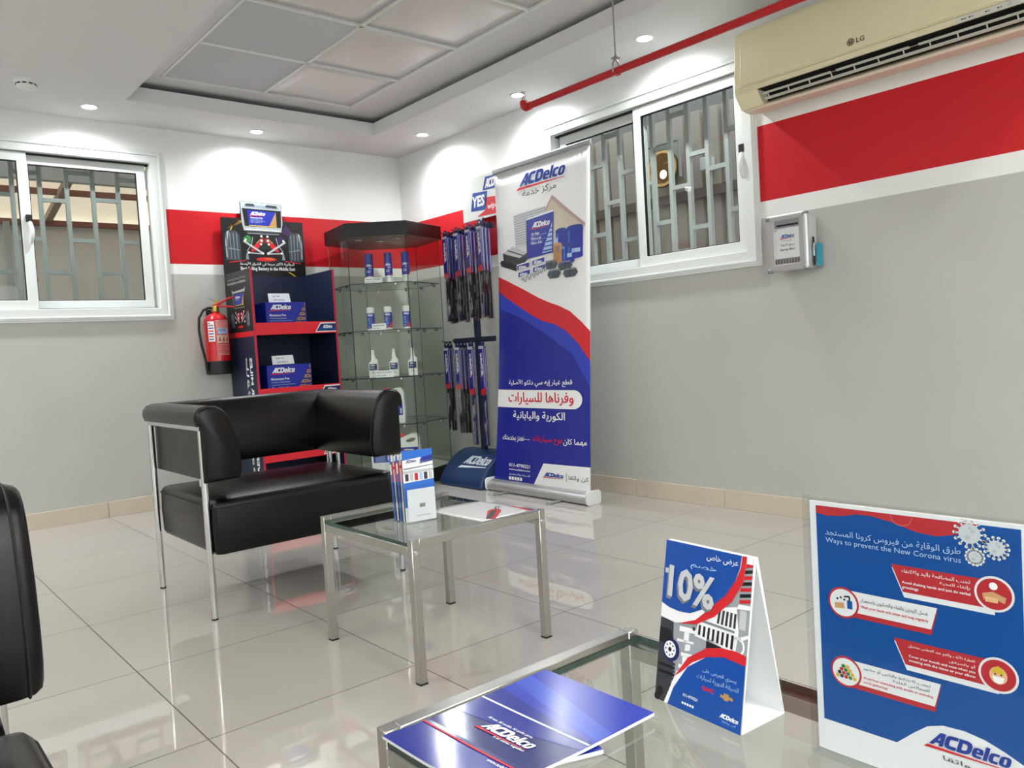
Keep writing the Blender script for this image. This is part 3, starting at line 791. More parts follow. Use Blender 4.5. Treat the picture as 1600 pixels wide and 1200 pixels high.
# flyer on the side table
t = thing('flyer', 'white flyer with a red spark plug picture lying on the glass side table', 'flyer', (-1.955, -3.385, ZG + .001))
fl = lambda u, v, h: (-.118 + .205 * u + .012 * (1 - v), -.122 + .285 * v - .02 * u, h + .004 * (math.sin(PI * u) * .6 + .4 * v))
b = MB(); n = 10; vs = [fl(i / n, j / n, 0) for i in range(n + 1) for j in range(n + 1)]
b.add(vs, [(i * (n + 1) + j, (i + 1) * (n + 1) + j, (i + 1) * (n + 1) + j + 1, i * (n + 1) + j + 1) for i in range(n) for j in range(n)])
o = b.build('sheet', mat('glossy white paper', '#e8e8ea', .25), t); sd = o.modifiers.new('s', 'SOLIDIFY'); sd.thickness = .0008; sd.offset = -1
A = Art(fl, .0004)
A.poly([(.12, .10), (.20, .02), (.62, .30), (.70, .40), (.62, .46), (.50, .42)], RED, 1)
A.poly([(.14, .12), (.19, .07), (.60, .36), (.56, .40)], DKGREY, 2)
A.line([(.66, .42), (.82, .55)], .05, DKGREY, 1); A.line([(.68, .425), (.80, .53)], .02, LTGREY, 2)
A.line([(.80, .52), (.84, .55)], .075, MIDGREY, 2)
A.poly([(.86, 0), (1, 0), (1, .55)], RED, 1); A.poly([(.93, 0), (1, 0), (1, .3)], NAVY, 2)
A.build('printing', t, cuts=(10, 10))

# ------------------------------------------------------------------ brochures on the coffee table
def sheet_thing(name, label, cat, loc, fn, thick, m, n=12):
    t = thing(name, label, cat, loc)
    b = MB(); top = [fn(i / n, j / n, 0) for i in range(n + 1) for j in range(n + 1)]; bot = [(x, y, z - thick) for x, y, z in top]
    k = (n + 1) ** 2; q = lambda i, j: i * (n + 1) + j
    fs = [(q(i, j), q(i + 1, j), q(i + 1, j + 1), q(i, j + 1)) for i in range(n) for j in range(n)]
    fs += [tuple(a + k for a in reversed(f)) for f in list(fs)]
    ed = [q(i, 0) for i in range(n + 1)] + [q(n, j) for j in range(1, n + 1)] + [q(i, n) for i in range(n - 1, -1, -1)] + [q(0, j) for j in range(n - 1, 0, -1)]
    fs += [(ed[i], ed[(i + 1) % len(ed)], ed[(i + 1) % len(ed)] + k, ed[i] + k) for i in range(len(ed))]
    b.add(top + bot, fs); b.build('pages', m, t); return t
bz = ZG + .0105
curl = lambda u, v: .010 * (u ** 2) * (1 - v) * .6 + .006 * abs(v - .5) ** 1.5 + .006 * max(0, .25 - v)
bro = lambda u, v, h: (-.146 + .292 * v, .108 - .216 * u, h + curl(u, v))
GLOSSNAVY = mat('glossy navy print', '#15268c', .12, spec=.7); GLOSSBLUE = mat('glossy blue print', '#2438ae', .12, spec=.7); GLOSSLIGHT = mat('glossy light blue print', '#2f4cc0', .12, spec=.7)
GLOSSDEEP = mat('glossy deep navy print', '#111c66', .12, spec=.7)
t = sheet_thing('brochure', 'glossy blue brochure lying open side up on the coffee table', 'brochure', (-2.838, -4.563, bz), bro, .004, PAPER)
A = Art(bro, .0003)
A.rect(0, 0, 1, 1, GLOSSNAVY, 1); A.rect(0, .22, 1, .575, GLOSSDEEP, 2); A.rect(0, .575, 1, 1, GLOSSBLUE, 2)
A.poly([(0, .78), (.5, .70), (1, .62), (1, .72), (.5, .82), (0, .90)], GLOSSLIGHT, 3)
A.poly([(0, .58), (1, .58), (1, .60), (.4, .66), (0, .70)], GLOSSNAVY, 3)
A.poly([(0, .40), (.5, .44), (1, .52), (1, .575), (0, .575)], GLOSSNAVY, 3)
A.rect(0, .568, 1, .580, WHITE, 4); A.rect(0, .215, 1, .226, RED, 4)
A.logo(.31, .350, .47, .085, WHITE, RED, 5)
A.text('All cars. All models. All quality parts.', .27, .443, .42, .022, WHITE, 5)
A.text('It all comes together.', .50, .335, .28, .022, WHITE, 5)
A.text('www.acdelco.com', .70, .185, .26, .02, WHITE, 5)
A.build('cover_print', t, cuts=(12, 12))
b2 = lambda u, v, h: ((-.08 + .16 * v) * .94 + (.055 - .11 * u) * .342, -(-.08 + .16 * v) * .342 + (.055 - .11 * u) * .94, h)
t = sheet_thing('booklet', 'red and blue booklet peeking out from beneath the glossy blue brochure', 'booklet', (-2.858, -4.601, ZG + .0065), b2, .005, PAPER, 2)
A = Art(b2, .0003); A.rect(0, 0, 1, 1, GLOSSNAVY, 1); A.rect(0, .40, 1, .52, RED, 2); A.rect(0, .35, 1, .39, WHITE, 2); A.rect(0, .52, 1, .7, BRAND, 2); A.build('cover_print', t)

# ------------------------------------------------------------------ tent card
tx = thing('tent_card', 'white A-shaped discount tent card standing on the coffee table', 'tent card', (-2.594, -4.703, ZG))
BW_, DP_, HT_ = .152, .092, .222
sh = mat('white card plastic', '#eef0f2', .4)
m = MB(); g = .0022; d = DP_ / 2; rot = math.radians(4.5)
rt = Matrix.Rotation(-rot, 3, 'Z')
tp = lambda x, y, z: rt @ Vector((x, y, z))
pr_ = [(-d, 0), (-d + g * 1.1, 0), (0, HT_ - .008), (d - g * 1.1, 0), (d, 0), (.004, HT_), (-.004, HT_)]
m.prism(pr_, lambda u, v, w: tp(u, w, v), -BW_ / 2, BW_ / 2)
m.build('card', sh, tx, bevel=.0008, seg=1)
MB().prism([(-d + g, 0), (d - g, 0), (d - g, .0018), (-d + g, .0018)], lambda u, v, w: tp(u, w, v), -BW_ / 2, BW_ / 2).build('bottom_flap', sh, tx, smooth=False)
p0 = tp(-d, BW_ / 2, 0); eu = tp(0, -BW_, 0); ev = tp(d - .004, 0, HT_)
A = Art(frame(p0, eu, ev), .0003)
A.rect(0, 0, 1, 1, mat('soft grey photo print', '#9aa0a5', .4), 1)
A.poly([(0, .0), (.16, 0), (.2, .2), (.16, .5), (0, .52)], DKGREY, 2)
A.poly([(0, .45), (.14, .45), (.16, .40), (.10, .36), (0, .36)], BLACK, 3)
A.disc(.155, .33, .105, .07, NAVY, 3); A.disc(.145, .33, .073, .052, WHITE, 4); A.disc(.145, .33, .020, .014, BLACK, 5)
for k in range(8): A.disc(.145 + .05 * math.cos(k * PI / 4), .33 + .035 * math.sin(k * PI / 4), .008, .0055, BLACK, 5)
for k in range(5): A.rect(.02, .15 + .022 * k, .22, .168 + .022 * k, BLACK if k % 2 else DKGREY, 3)
A.disc(.06, .06, .04, .026, BLACK, 3); A.disc(.03, .02, .035, .022, BLACK, 3)
for u0, v0, u1, v1 in ((.24, .46, .44, .50), (.30, .40, .36, .47), (.22, .395, .42, .42), (.32, .35, .38, .40), (.28, .315, .44, .345), (.26, .24, .40, .27), (.30, .26, .36, .33), (.24, .20, .38, .225)): A.poly([(u0, v0), (u1, v0 + .012), (u1, v1), (u0, v1 - .008)], WHITE, 3)
A.disc(.41, .50, .018, .012, DKGREY, 4)
A.poly([(.42, .46), (.88, .44), (.90, .56), (.86, .70), (.62, .66), (.46, .56)], WHITE, 3)
for k in range(8): A.poly([(.46 + .052 * k, .475 - .003 * k), (.486 + .052 * k, .473 - .003 * k), (.49 + .052 * k, .535), (.465 + .052 * k, .535)], BLACK, 4)
for k in range(5): A.poly([(.66 + .045 * k, .575), (.685 + .045 * k, .575), (.70 + .042 * k, .66), (.675 + .042 * k, .66)], DKGREY, 4)
A.poly([(.50, .555), (.86, .548), (.86, .562), (.50, .57)], MIDGREY, 4)
A.poly([(.56, .40), (.72, .39), (.72, .46), (.56, .47)], BLACK, 3)
for k in range(7): A.poly([(.885, .725 + .034 * k), (1, .742 + .034 * k), (1, .762 + .034 * k), (.885, .745 + .034 * k)], RED if k % 2 == 0 else BLACK, 3)
A.poly([(.86, .69), (1, .70), (1, .725), (.88, .72)], WHITE, 3); A.rect(.90, .58, .97, .69, LTGREY, 3)
A.ring(.90, .48, .075, .055, .72, WHITE, 3)
A.poly([(.9, .53), (1, .56), (1, .54), (.92, .51)], WHITE, 3)
up_w = [(0, 1), (0, .515), (.10, .508), (.19, .503), (.43, .530), (.634, .610), (.813, .730), (.913, .847), (.934, 1)]
up_r = [(.19, .503), (.43, .530), (.634, .610), (.813, .730), (.913, .847), (.934, 1), (.885, 1), (.877, .93), (.83, .847), (.72, .745), (.585, .655), (.42, .556), (.26, .515)]
A.poly(up_w, WHITE, 4); A.poly(up_r, RED, 5)
A.poly([(0, 1), (0, .605), (.10, .585), (.22, .578), (.353, .586), (.593, .664), (.733, .748), (.83, .847), (.87, .93), (.88, 1)], BRAND, 6)
A.poly([(.18, 0), (1, 0), (1, .442), (.894, .451), (.727, .442), (.573, .414), (.367, .32), (.233, .193), (.12, 0)], WHITE, 4)
A.poly([(.225, .18), (.367, .32), (.573, .414), (.727, .442), (.894, .451), (1, .442), (1, .385), (.767, .393), (.58, .362), (.42, .30), (.30, .22)], RED, 5)
A.poly([(.167, 0), (.227, .113), (.373, .264), (.58, .362), (.767, .395), (1, .386), (1, 0)], BRAND, 6)
A.rect(.934, .96, 1, 1, WHITE, 4)
A.build('artwork', tx)
A = Art(frame(p0, eu, ev), .0003)
A.text('عرض خاص', .50, .925, .35, .045, WHITE, 7, bold=0)
A.text('خصم', .32, .855, .30, .04, PALEBLUE, 7, bold=-.005)
for k in range(5): A.text('10%', .05 + .006 * k, .635 + .005 * k, .55, .20, MIDGREY if k < 4 else LTGREY, 7 + k, bold=.03, slope=-.02)
A.rect(.02, .795, .10, .825, LTGREY, 8)
A.build('offer_lettering', tx); A = Art(frame(p0, eu, ev), .0003)
A.text('يسري العرض على', .55, .262, .37, .032, PALEBLUE, 7, bold=0)
A.text('الصيانة الدورية لسيارات', .49, .218, .46, .034, PALEBLUE, 7, bold=0)
A.text('GMC', .553, .165, .14, .025, RED, 7, bold=.04)
A.poly([(.76, .165), (.80, .165), (.80, .156), (.85, .156), (.85, .167), (.90, .167), (.895, .185), (.855, .185), (.855, .196), (.80, .196), (.80, .183), (.765, .183)], GOLD, 7)
A.text('011-4790221', .347, .085, .17, .018, WHITE, 7)
for k in range(5): A.disc(.35 + .03 * k, .045, .012, .008, WHITE, 7, 10)
A.logo(.76, .045, .21, .034, WHITE, None, 7)
A.text('كن واثقا', .80, .028, .15, .014, PALEBLUE, 7, bold=0)
A.build('terms_lettering', tx)

# ------------------------------------------------------------------ health notice in an acrylic stand
sg = thing('sign_holder', 'clear acrylic sign holder with a blue health notice on the coffee table', 'sign holder', (-2.62, -4.985, ZG))
yl, yr, zt_ = .118, -.118, .315       # local: left edge, right edge (as seen), top
m = MB(); m.bb(-.0045, -.0025, yr, yl, .006, zt_).bb(.0025, .0045, yr, yl, .006, zt_)
m.build('panel', FRAMECLEAR, sg, smooth=False)
m = MB(); m.bb(-.0045, .0045, yl, yl + .006, .004, zt_ + .002).bb(-.0045, .0045, yr - .006, yr, .004, zt_ + .002).bb(-.0045, .0045, yr - .006, yl + .006, 0.0, .006)
m.build('edge', glass('acrylic edge', (.93, .95, .96), 1.6), sg, smooth=False)
m = MB(); m.prism([(px, py) for px, py in rrect(.10, .245, .045, 8)], lambda u, v, w: (u, v, w), 0, .004); m.build('foot', FRAMECLEAR, sg)
p0, eu, ev = (-.0012, yl - .002, .010), (0, yr - yl + .004, 0), (0, 0, zt_ - .014)
MB().bb(-.0010, .0010, yr + .002, yl - .002, .010, zt_ - .004).build('notice', PAPER, sg, smooth=False)
A = Art(frame(p0, eu, ev), .0002)
S1 = .035; NB = mat('notice blue print', '#15539f', .35); NR_ = mat('notice red print', '#c2333a', .4)
A.rect(S1, .02, 1 - S1, .985, NB, 1)
A.poly([(S1, .985), (S1, .955), (.1, .948), (.18, .955), (.249, .968), (.32, .968), (.42, .955), (.534, .930), (.62, .925), (.706, .940), (.81, .985)], NR_, 2)
A.poly([(S1, 0), (S1, .125), (.407, .125), (.489, .183), (.55, .222), (.62, .243), (.715, .247), (.80, .237), (.88, .215), (1 - S1, .185), (1 - S1, 0)], WHITE, 2)
A.line([(.415, .985), (.42, .965), (.44, .950), (.47, .946), (.50, .955), (.515, .975), (.517, .985)], .003, mat('pale red print', '#dc7a7a', .4), 3)
GR2 = mat('virus grey print', '#d3d9de', .5)
for (cu, cv, r) in ((.762, .950, .046), (.868, .912, .035), (.782, .872, .026)):
    A.disc(cu, cv, r, r * .75, GR2, 4)
    for k in range(14):
        a = 2 * PI * k / 14; A.line([(cu + .95 * r * math.cos(a), cv + .71 * r * math.sin(a)), (cu + 1.35 * r * math.cos(a), cv + 1.01 * r * math.sin(a))], .006, WHITE, 4)
        A.disc(cu + 1.38 * r * math.cos(a), cv + 1.035 * r * math.sin(a), .0075, .0056, WHITE, 4, 10)
    for du, dv, k in ((.3, .2, .2), (-.2, -.3, .25), (.05, .45, .15)): A.disc(cu + du * r, cv + dv * r, k * r, k * r * .75, LTGREY, 5)
def badge(u0, u1, v0, v1, cu, cv, right, back, front):
    s = .03
    if right:
        A.poly([(u0, v1 - .012), (cu, v1 - .012), (cu, v0 - .02), (u0 + .055, v0 - .02)], back, 3)
        A.poly([(u0, v1), (cu, v1), (cu, v0), (u0 + .05, v0)], front, 4)
    else:
        A.poly([(cu, v1 - .012), (u1, v1 - .012), (u1 - s, v0 - .02), (cu, v0 - .02)], back, 3)
        A.poly([(cu, v1), (u1, v1), (u1 - s, v0), (cu, v0)], front, 4)
    A.disc(cu, cv, .080, .061, back, 5); A.disc(cu, cv, .070, .053, front, 6)
badge(.412, .82, .703, .80, .855, .755, True, WHITE, NR_)
badge(.23, .615, .585, .667, .165, .615, False, NR_, WHITE)
badge(.412, .81, .433, .525, .862, .478, True, WHITE, NR_)
badge(.23, .62, .305, .393, .165, .342, False, NR_, WHITE)
# pictograms
A.line([(.81, .742), (.85, .752), (.90, .738)], .022, TAN, 7); A.line([(.82, .735), (.87, .735)], .018, mat('peach print', '#e2b48c', .5), 8); A.disc(.853, .782, .017, .013, WHITE, 7)
A.line([(.12, .60), (.17, .605)], .022, TAN, 7); A.rect(.185, .595, .212, .628, NB, 7); A.rect(.194, .628, .202, .642, BLACK, 7); A.line([(.17, .640), (.20, .644)], .006, BLACK, 7)
for k in range(3): A.disc(.135 + .018 * k, .628 + .006 * (k % 2), .006, .0045, BLACK, 7, 8)
A.disc(.862, .478, .036, .030, mat('peach print', '#e2b48c', .5), 7); A.poly([(.832, .492), (.862, .512), (.892, .495), (.885, .485), (.84, .485)], YELLOW, 8); A.poly([(.838, .474), (.886, .474), (.88, .455), (.862, .450), (.844, .455)], WHITE, 8); A.disc(.850, .482, .004, .003, BLACK, 8, 8); A.disc(.874, .482, .004, .003, BLACK, 8, 8)
for r_, n_ in ((0, 5), (1, 4), (2, 3), (3, 2)):
    for k in range(n_): A.disc(.165 + .022 * (k - (n_ - 1) / 2), .322 + .014 * r_, .010, .0075, [YELLOW, DKGREY, NR_, GREENP][(k + r_) % 4], 7 + r_, 12)
A.build('artwork', sg)
A = Art(frame(p0, eu, ev), .0002)
A.text('طرق الوقاية من فيروس كرونا المستجد', .085, .868, .64, .030, PALEBLUE, 8, bold=.0)
A.text('Ways to prevent the New Corona virus', .085, .838, .64, .026, PALEBLUE, 8, bold=.0)
A.text('تجنب المصافحة باليد والاكتفاء', .46, .772, .30, .018, WHITE, 8, bold=0); A.text('بإلقاء التحية', .63, .752, .13, .015, WHITE, 8, bold=0)
A.text('Avoid shaking hands and just do verbal', .46, .732, .30, .013, WHITE, 8); A.text('greetings', .46, .714, .075, .013, WHITE, 8)
A.text('غسل اليدين بالماء والصابون باستمرار', .255, .630, .32, .018, BLACK, 8, bold=0); A.text('Wash your hands with water and soap regularly', .255, .606, .32, .014, RED, 8)
A.text('تغطية الأنف والفم عند العطس بمنديل', .48, .498, .29, .017, WHITE, 8, bold=0); A.text('أو بالمرفق', .66, .480, .11, .014, WHITE, 8, bold=0)
A.text('Cover your mouth and nose when you', .48, .462, .29, .012, WHITE, 8); A.text('sneezing with the tissue or your elbow', .48, .446, .29, .012, WHITE, 8)
A.text('تجنب الاختلاط بالناس أو حضور', .255, .368, .32, .018, BLACK, 8, bold=0); A.text('المجالس العامة', .40, .350, .17, .014, BLACK, 8, bold=0)
A.text('Avoid from interacting with people or attending', .255, .332, .33, .012, RED, 8); A.text('social gatherings', .255, .315, .12, .012, RED, 8)
A.logo(.545, .150, .36, .066, LOGOBLUE, RED, 8)
A.text('كن واثقا', .62, .115, .22, .022, DKGREY, 8, bold=0)
A.build('lettering', sg)
# ------------------------------------------------------------------ roll-up banner
bn = thing('rollup_banner', 'tall blue and white roll-up banner standing by the right wall', 'banner', (-.33, -1.815, 0))
YA, YB = -1.388, -2.243
m = MB()
prof = [(-.042, .004), (.042, .004), (.050, .018), (.050, .040), (.036, .060), (.006, .070), (-.014, .068), (-.038, .056), (-.050, .036), (-.050, .016)]
m.prism(prof, lambda u, v, w: (-.335 + u, w, v), YB - .015, YA + .012)
m.build('base_cassette', mat('silver cassette', '#bcbdbc', .38, .75), bn, world=True, bevel=.002)
for y, k in ((YA + .012, 1), (YB - .027, -1)):
    c = MB(); c.prism(rrect(.116, .080, .022, 5, 0, .040), lambda u, v, w: (-.335 + u, w, v), y, y + .012); c.build('end_cap', WHITE_PLASTIC, bn, world=True, bevel=.002)
for y in (-1.57, -2.045):
    m = MB().bb(-.475, -.365, y - .012, y + .012, .002, .012).bb(-.48, -.462, y - .014, y + .014, 0, .016); m.build('stabiliser_foot', ALU, bn, world=True, bevel=.002)
def bmap(u, v, h):
    k = math.sin(PI * min(max(v, 0), 1)) ** .8
    w = 1 - .055 * k
    y = (YA + YB) / 2 + (YA - YB) / 2 * (1 - 2 * u) * w
    e = abs(2 * u - 1) ** 4
    x = -.330 + .142 * v + .030 * k * e - .006 * k
    z = .066 + 1.945 * v
    return (x - h, y, z)
b = MB(); nu, nv = 24, 20; vs = [bmap(i / nu, j / nv, 0) for i in range(nu + 1) for j in range(nv + 1)]
b.add(vs, [(i * (nv + 1) + j, (i + 1) * (nv + 1) + j, (i + 1) * (nv + 1) + j + 1, i * (nv + 1) + j + 1) for i in range(nu) for j in range(nv)])
BANW = mat('banner white vinyl', '#ededee', .35); BANB = mat('banner blue vinyl', '#1a2590', .3); BAND = mat('banner deep blue vinyl', '#151c6e', .3)
fb = b.build('fabric', BANW, bn, world=True); sd = fb.modifiers.new('s', 'SOLIDIFY'); sd.thickness = .0004; sd.offset = 0
A = Art(bmap, .0009)
# wave
red_lo = [(0, .614), (.138, .585), (.28, .556), (.421, .526), (.55, .503), (.684, .490), (.80, .466), (.90, .430), (1, .375)]
red_hi = [(0, .662), (.15, .640), (.324, .610), (.50, .577), (.62, .558), (.72, .545), (.83, .525), (.93, .492), (1, .462)]
for i in range(8):
    A.poly([red_lo[i], red_lo[i + 1], red_hi[i + 1], red_hi[i]], RED, 1)
    A.poly([(red_lo[i][0], 0), (red_lo[i + 1][0], 0), red_lo[i + 1], red_lo[i]], BANB, 1)
A.poly([(0, .614), (.138, .585), (.28, .556), (.421, .526), (.55, .503), (.684, .490), (.80, .466), (.90, .430), (1, .375), (1, .30), (.85, .40), (.6, .46), (.3, .52), (0, .56)], mat('banner bright blue vinyl', '#2a3fb4', .3), 2)
A.poly([(0, .237), (.84, .237)] + arc(.86, .265, .075, .028, -85, 85, 12) + [(.84, .293), (0, .293)], WHITE, 3)
A.poly([(.443, 0), (1, 0), (1, .071), (.549, .069)], WHITE, 3)
A.rect(.0, .0, 1, .36, BANB, .6); A.rect(.0, .36, .5, .5, BANB, .6)
# product picture
A.poly([(.223, .847), (.577, .853), (.60, .75), (.249, .742)], mat('pleat grey print', '#c9cdd2', .5), 2)
for k in range(12): A.line([(.226 + .002 * k, .842 - .008 * k), (.58 + .002 * k, .848 - .008 * k)], .0016, MIDGREY, 3, asp=.44)
A.poly([(.568, .838), (.647, .881), (.965, .776), (.946, .750), (.70, .76), (.60, .80)], mat('filter cream print', '#d3c8b6', .5), 3)
for k in range(14):
    f = k / 14; A.line([(.60 + .33 * f, .838 - .08 * f), (.645 + .32 * f, .872 - .098 * f)], .0014, mat('filter line print', '#b3a690', .5), 4, asp=.44)
A.poly([(.568, .838), (.647, .881), (.965, .776), (.955, .770), (.645, .870), (.582, .836)], mat('dusty pink print', '#b99a9c', .5), 4)
A.poly([(.379, .822), (.667, .830), (.662, .707), (.388, .701)], BLUE, 5); A.poly([(.372, .818), (.379, .822), (.388, .701), (.380, .704)], NAVY, 5); A.poly([(.379, .822), (.667, .830), (.66, .835), (.375, .827)], WHITE, 5)
A.logo(.43, .788, .20, .022, WHITE, RED, 6)
A.text('Air Filter', .43, .770, .09, .009, WHITE, 6); A.text('Filtro a air', .43, .756, .11, .009, WHITE, 6); A.text('Filtre d\'air', .43, .742, .12, .009, WHITE, 6)
A.line([(.43, .767), (.60, .769)], .001, PALEBLUE, 6, asp=.44); A.line([(.43, .753), (.58, .755)], .001, PALEBLUE, 6, asp=.44)
A.poly([(.655, .80), (.655, .712), (.55, .710)], PALEBLUE, 6)
for k in range(6): A.line([(.56 + .016 * k, .716 + .013 * k), (.655, .717 + .013 * k)], .004, BLUE, 7, asp=.44)
for (u0, u1, v0, v1) in ((.69, .80, .70, .768), (.80, .945, .684, .770), (.757, .872, .672, .722)):
    A.rect(u0, v0, u1, v1, BLUE, 5 + (v0 < .68)); A.disc((u0 + u1) / 2, v1, (u1 - u0) / 2, .007, LOGOBLUE, 6 + (v0 < .68)); A.disc((u0 + u1) / 2, v0, (u1 - u0) / 2, .006, BLUE, 5 + (v0 < .68))
    A.rect(u0 + .015, v0 + .005, u0 + .03, v1 - .008, SKYBLUE, 6 + (v0 < .68)); A.rect(u0 + .05, v0 + .012, u1 - .02, v0 + .024, PALEBLUE, 6 + (v0 < .68))
A.rect(.668, .672, .755, .728, TAN, 6); A.disc(.71, .728, .043, .005, TAN, 7)
for k in range(5): A.rect(.675 + .017 * k, .674, .680 + .017 * k, .726, mat('brown print', '#9a6f47', .5), 7)
A.rect(.69, .731, .715, .748, PALEBLUE, 6)
A.poly([(.083, .733), (.211, .748), (.386, .721), (.386, .699), (.263, .668), (.10, .693)], DKGREY, 5)
A.poly([(.09, .733), (.211, .748), (.386, .721), (.30, .708)], LTGREY, 6); A.line([(.15, .74), (.34, .714)], .004, DKGREY, 7, asp=.44)
A.poly([(.042, .706), (.07, .712), (.30, .682), (.263, .668), (.06, .693)], BLACK, 6)
for (a, b_, c, d) in ((.264, .415, .668, .690), (.278, .422, .645, .667), (.437, .581, .676, .697), (.444, .588, .654, .675)):
    A.poly([(a, c), (b_, c + .006), (b_, d + .004), (a, d - .002)], WHITE, 6); A.poly([(a + .006, c + .003), (b_ - .006, c + .008), (b_ - .006, d), (a + .006, d - .005)], LOGOBLUE, 7); A.text('ACDelco', a + .02, c + .006, .09, .009, WHITE, 8, bold=.03, shear=.25)
for k, (u, v) in enumerate(((.35, .636), (.40, .641), (.45, .646), (.49, .651), (.53, .656), (.57, .661))):
    A.line([(u - .03, v), (u - .01, v + .008), (u + .01, v - .006), (u + .03, v + .004)], .004, MIDGREY, 7, asp=.44)
PAD = mat('brake pad slate print', '#46525a', .5)
for (u, v) in ((.645, .672), (.785, .663), (.675, .643), (.835, .640)):
    A.poly([(u - .07, v - .002), (u - .05, v + .012), (u + .05, v + .012), (u + .07, v - .002), (u + .045, v - .014), (u - .045, v - .014)], PAD, 6); A.line([(u, v - .013), (u, v + .011)], .002, BLACK, 7, asp=.44)
    A.poly([(u - .05, v + .012), (u + .05, v + .012), (u + .055, v + .007), (u - .055, v + .007)], MIDGREY, 7)
A.build('artwork', bn, world=True, cuts=(24, 20))
A = Art(bmap, .0009)
A.logo(.275, .922, .50, .048, LOGOBLUE, RED, 3)
A.text('مركز خدمة', .327, .893, .36, .026, BLACK, 3, bold=.0)
A.build('service_logo', bn, world=True, cuts=(24, 20)); A = Art(bmap, .0009)
A.text('قطع غيار إيه سي دلكو الأصلية', .158, .302, .69, .025, WHITE, 4, bold=.012)
A.text('وفرناها للسيارات', .157, .246, .70, .040, RED, 4, bold=.012)
A.text('الكورية واليابانية', .215, .197, .56, .030, WHITE, 4, bold=.012)
A.text('مهما كان', .755, .128, .215, .022, WHITE, 4, bold=.012); A.text('نوع سيارتك', .435, .128, .31, .024, RED, 4, bold=.012); A.text('....', .345, .137, .06, .003, WHITE, 4); A.text('نعتز بخدمتك', .087, .128, .25, .022, WHITE, 4, bold=.012)
A.build('slogan_lettering', bn, world=True, cuts=(24, 20)); A = Art(bmap, .0009)
A.text('011-4790221', .17, .048, .235, .011, WHITE, 4, bold=.02); A.text('www.acdelco.com', .17, .037, .235, .006, WHITE, 4)
A.text('للصيانة والاستفسار', .17, .020, .235, .008, WHITE, 4, bold=0)
for k in range(5): A.rect(.172 + .031 * k, .006, .195 + .031 * k, .016, WHITE, 4)
A.build('contact_lettering', bn, world=True, cuts=(24, 20)); A = Art(bmap, .0009)
A.logo(.545, .026, .205, .017, LOGOBLUE, RED, 5); A.rect(.776, .022, .781, .048, MIDGREY, 5)
A.text('كن واثقا', .80, .026, .185, .016, BLACK, 5, bold=0)
A.build('corner_logo', bn, world=True, cuts=(24, 20))
xt, zt2 = -.188, 2.011
m = MB().prism(rrect(.016, .030, .006, 4, xt, zt2 + .010), lambda u, v, w: (u, w, v), YB - .006, YA + .006); m.build('top_rail', mat('grey top rail', '#a9abae', .35, .6), bn, world=True)
m = MB().tube([(-.300, -1.80, .05), (-.225, -1.80, 1.0), (-.160, -1.80, 2.01)], .008, 12).bb(-.19, -.165, -1.815, -1.785, 1.99, 2.028); m.build('pole', ALU, bn, world=True)

# ------------------------------------------------------------------ battery display stand
ds = thing('battery_display', 'dark navy cardboard battery display with a racing car header', 'display stand', (-1.165, -.26, 0))
xa, xb, yb, yf = -1.457, -.872, -.045, -.455
EDGE = mat('crimson board edge', '#c02042', .5)
hl = [(xa, 0), (xb, 0), (xb, 1.873), (-1.022, 1.872), (-1.021, 1.985), (-1.030, 1.990), (-1.313, 1.998), (-1.318, 1.99), (-1.318, 1.879), (xa, 1.880)]
m = MB(); m.prism(hl, lambda u, v, w: (u, w, v), yb, yb + .012); m.build('back_panel', DKNAVY, ds, world=True, smooth=False)
for x, s in ((xa, 1), (xb, -1)):
    m = MB(); m.bb(min(x, x + s * .012), max(x, x + s * .012), yf, yb, 0, 1.495); sp_ = m.build('side_panel', DKNAVY, ds, world=True, smooth=False)
    m = MB(); m.bb(min(x - s * .0005, x + s * .014), max(x - s * .0005, x + s * .014), yf - .003, yf, 0, 1.497); m.build('edge_trim', EDGE, ds, world=True, smooth=False)
for i, zt_ in enumerate((1.148, .727, .330)):
    sh_ = MB().bb(xa + .012, xb - .012, yf + .002, yb, zt_ - .070, zt_ - .058).build('shelf', DKNAVY, ds, world=True, smooth=False)
    MB().bb(xa + .010, xb - .010, yf - .004, yf + .002, zt_ - .078, zt_).build('price_rail', mat('bright red rail', '#e02330', .4), sh_, world=True, smooth=False)
    A = Art(frame((0, yf - .004, zt_ - .078), (1, 0, 0), (0, 0, .078), (0, -1, 0)), .0005)
    x0 = xb - .165
    A.poly([(x0, .10), (xb - .012, .10), (xb - .012, .90), (x0 + .04, .90)], WHITE, 1); A.poly([(x0 + .008, .18), (xb - .012, .18), (xb - .012, .80), (x0 + .044, .80)], NAVY, 2); A.poly([(x0 + .02, .30), (xb - .012, .30), (xb - .012, .45), (x0 + .03, .45)], BRAND, 3)
    A.text('ACDelco', x0 + .055, .42, .07, .26, WHITE, 4, bold=.03, shear=.25); A.build('rail_logo', sh_, world=True)
MB().bb(xa + .012, xb - .012, yf + .01, yb, 0, .02).build('base_board', DKNAVY, ds, world=True, smooth=False)
hf = frame((xa, yb, 1.49), (xb - xa, 0, 0), (0, 0, .51), (0, -1, 0))
A = Art(hf, .0005)
TYRE = mat('tyre grey print', '#3e444b', .4); TYREL = mat('tyre light print', '#8795a3', .4)
A.poly([(0, 0), (1, 0), (1, .751), (.744, .749), (.744, .97), (.73, .98), (.246, .996), (.238, .98), (.238, .763), (0, .765)], BLACK, 1)
for k in range(7): A.poly([(.24, .70 - .03 * k), (.06 + .02 * k, .62), (.20, .74)], mat('amber glow print', '#6a4a1c', .5), 2) if k == 0 else None
A.line([(.10, .60), (.14, .68), (.20, .73), (.235, .72)], .012, YELLOW, 2, asp=1.14)
A.poly([(.72, .60), (.80, .55), (.86, .60), (.78, .70)], PURPLE, 2)
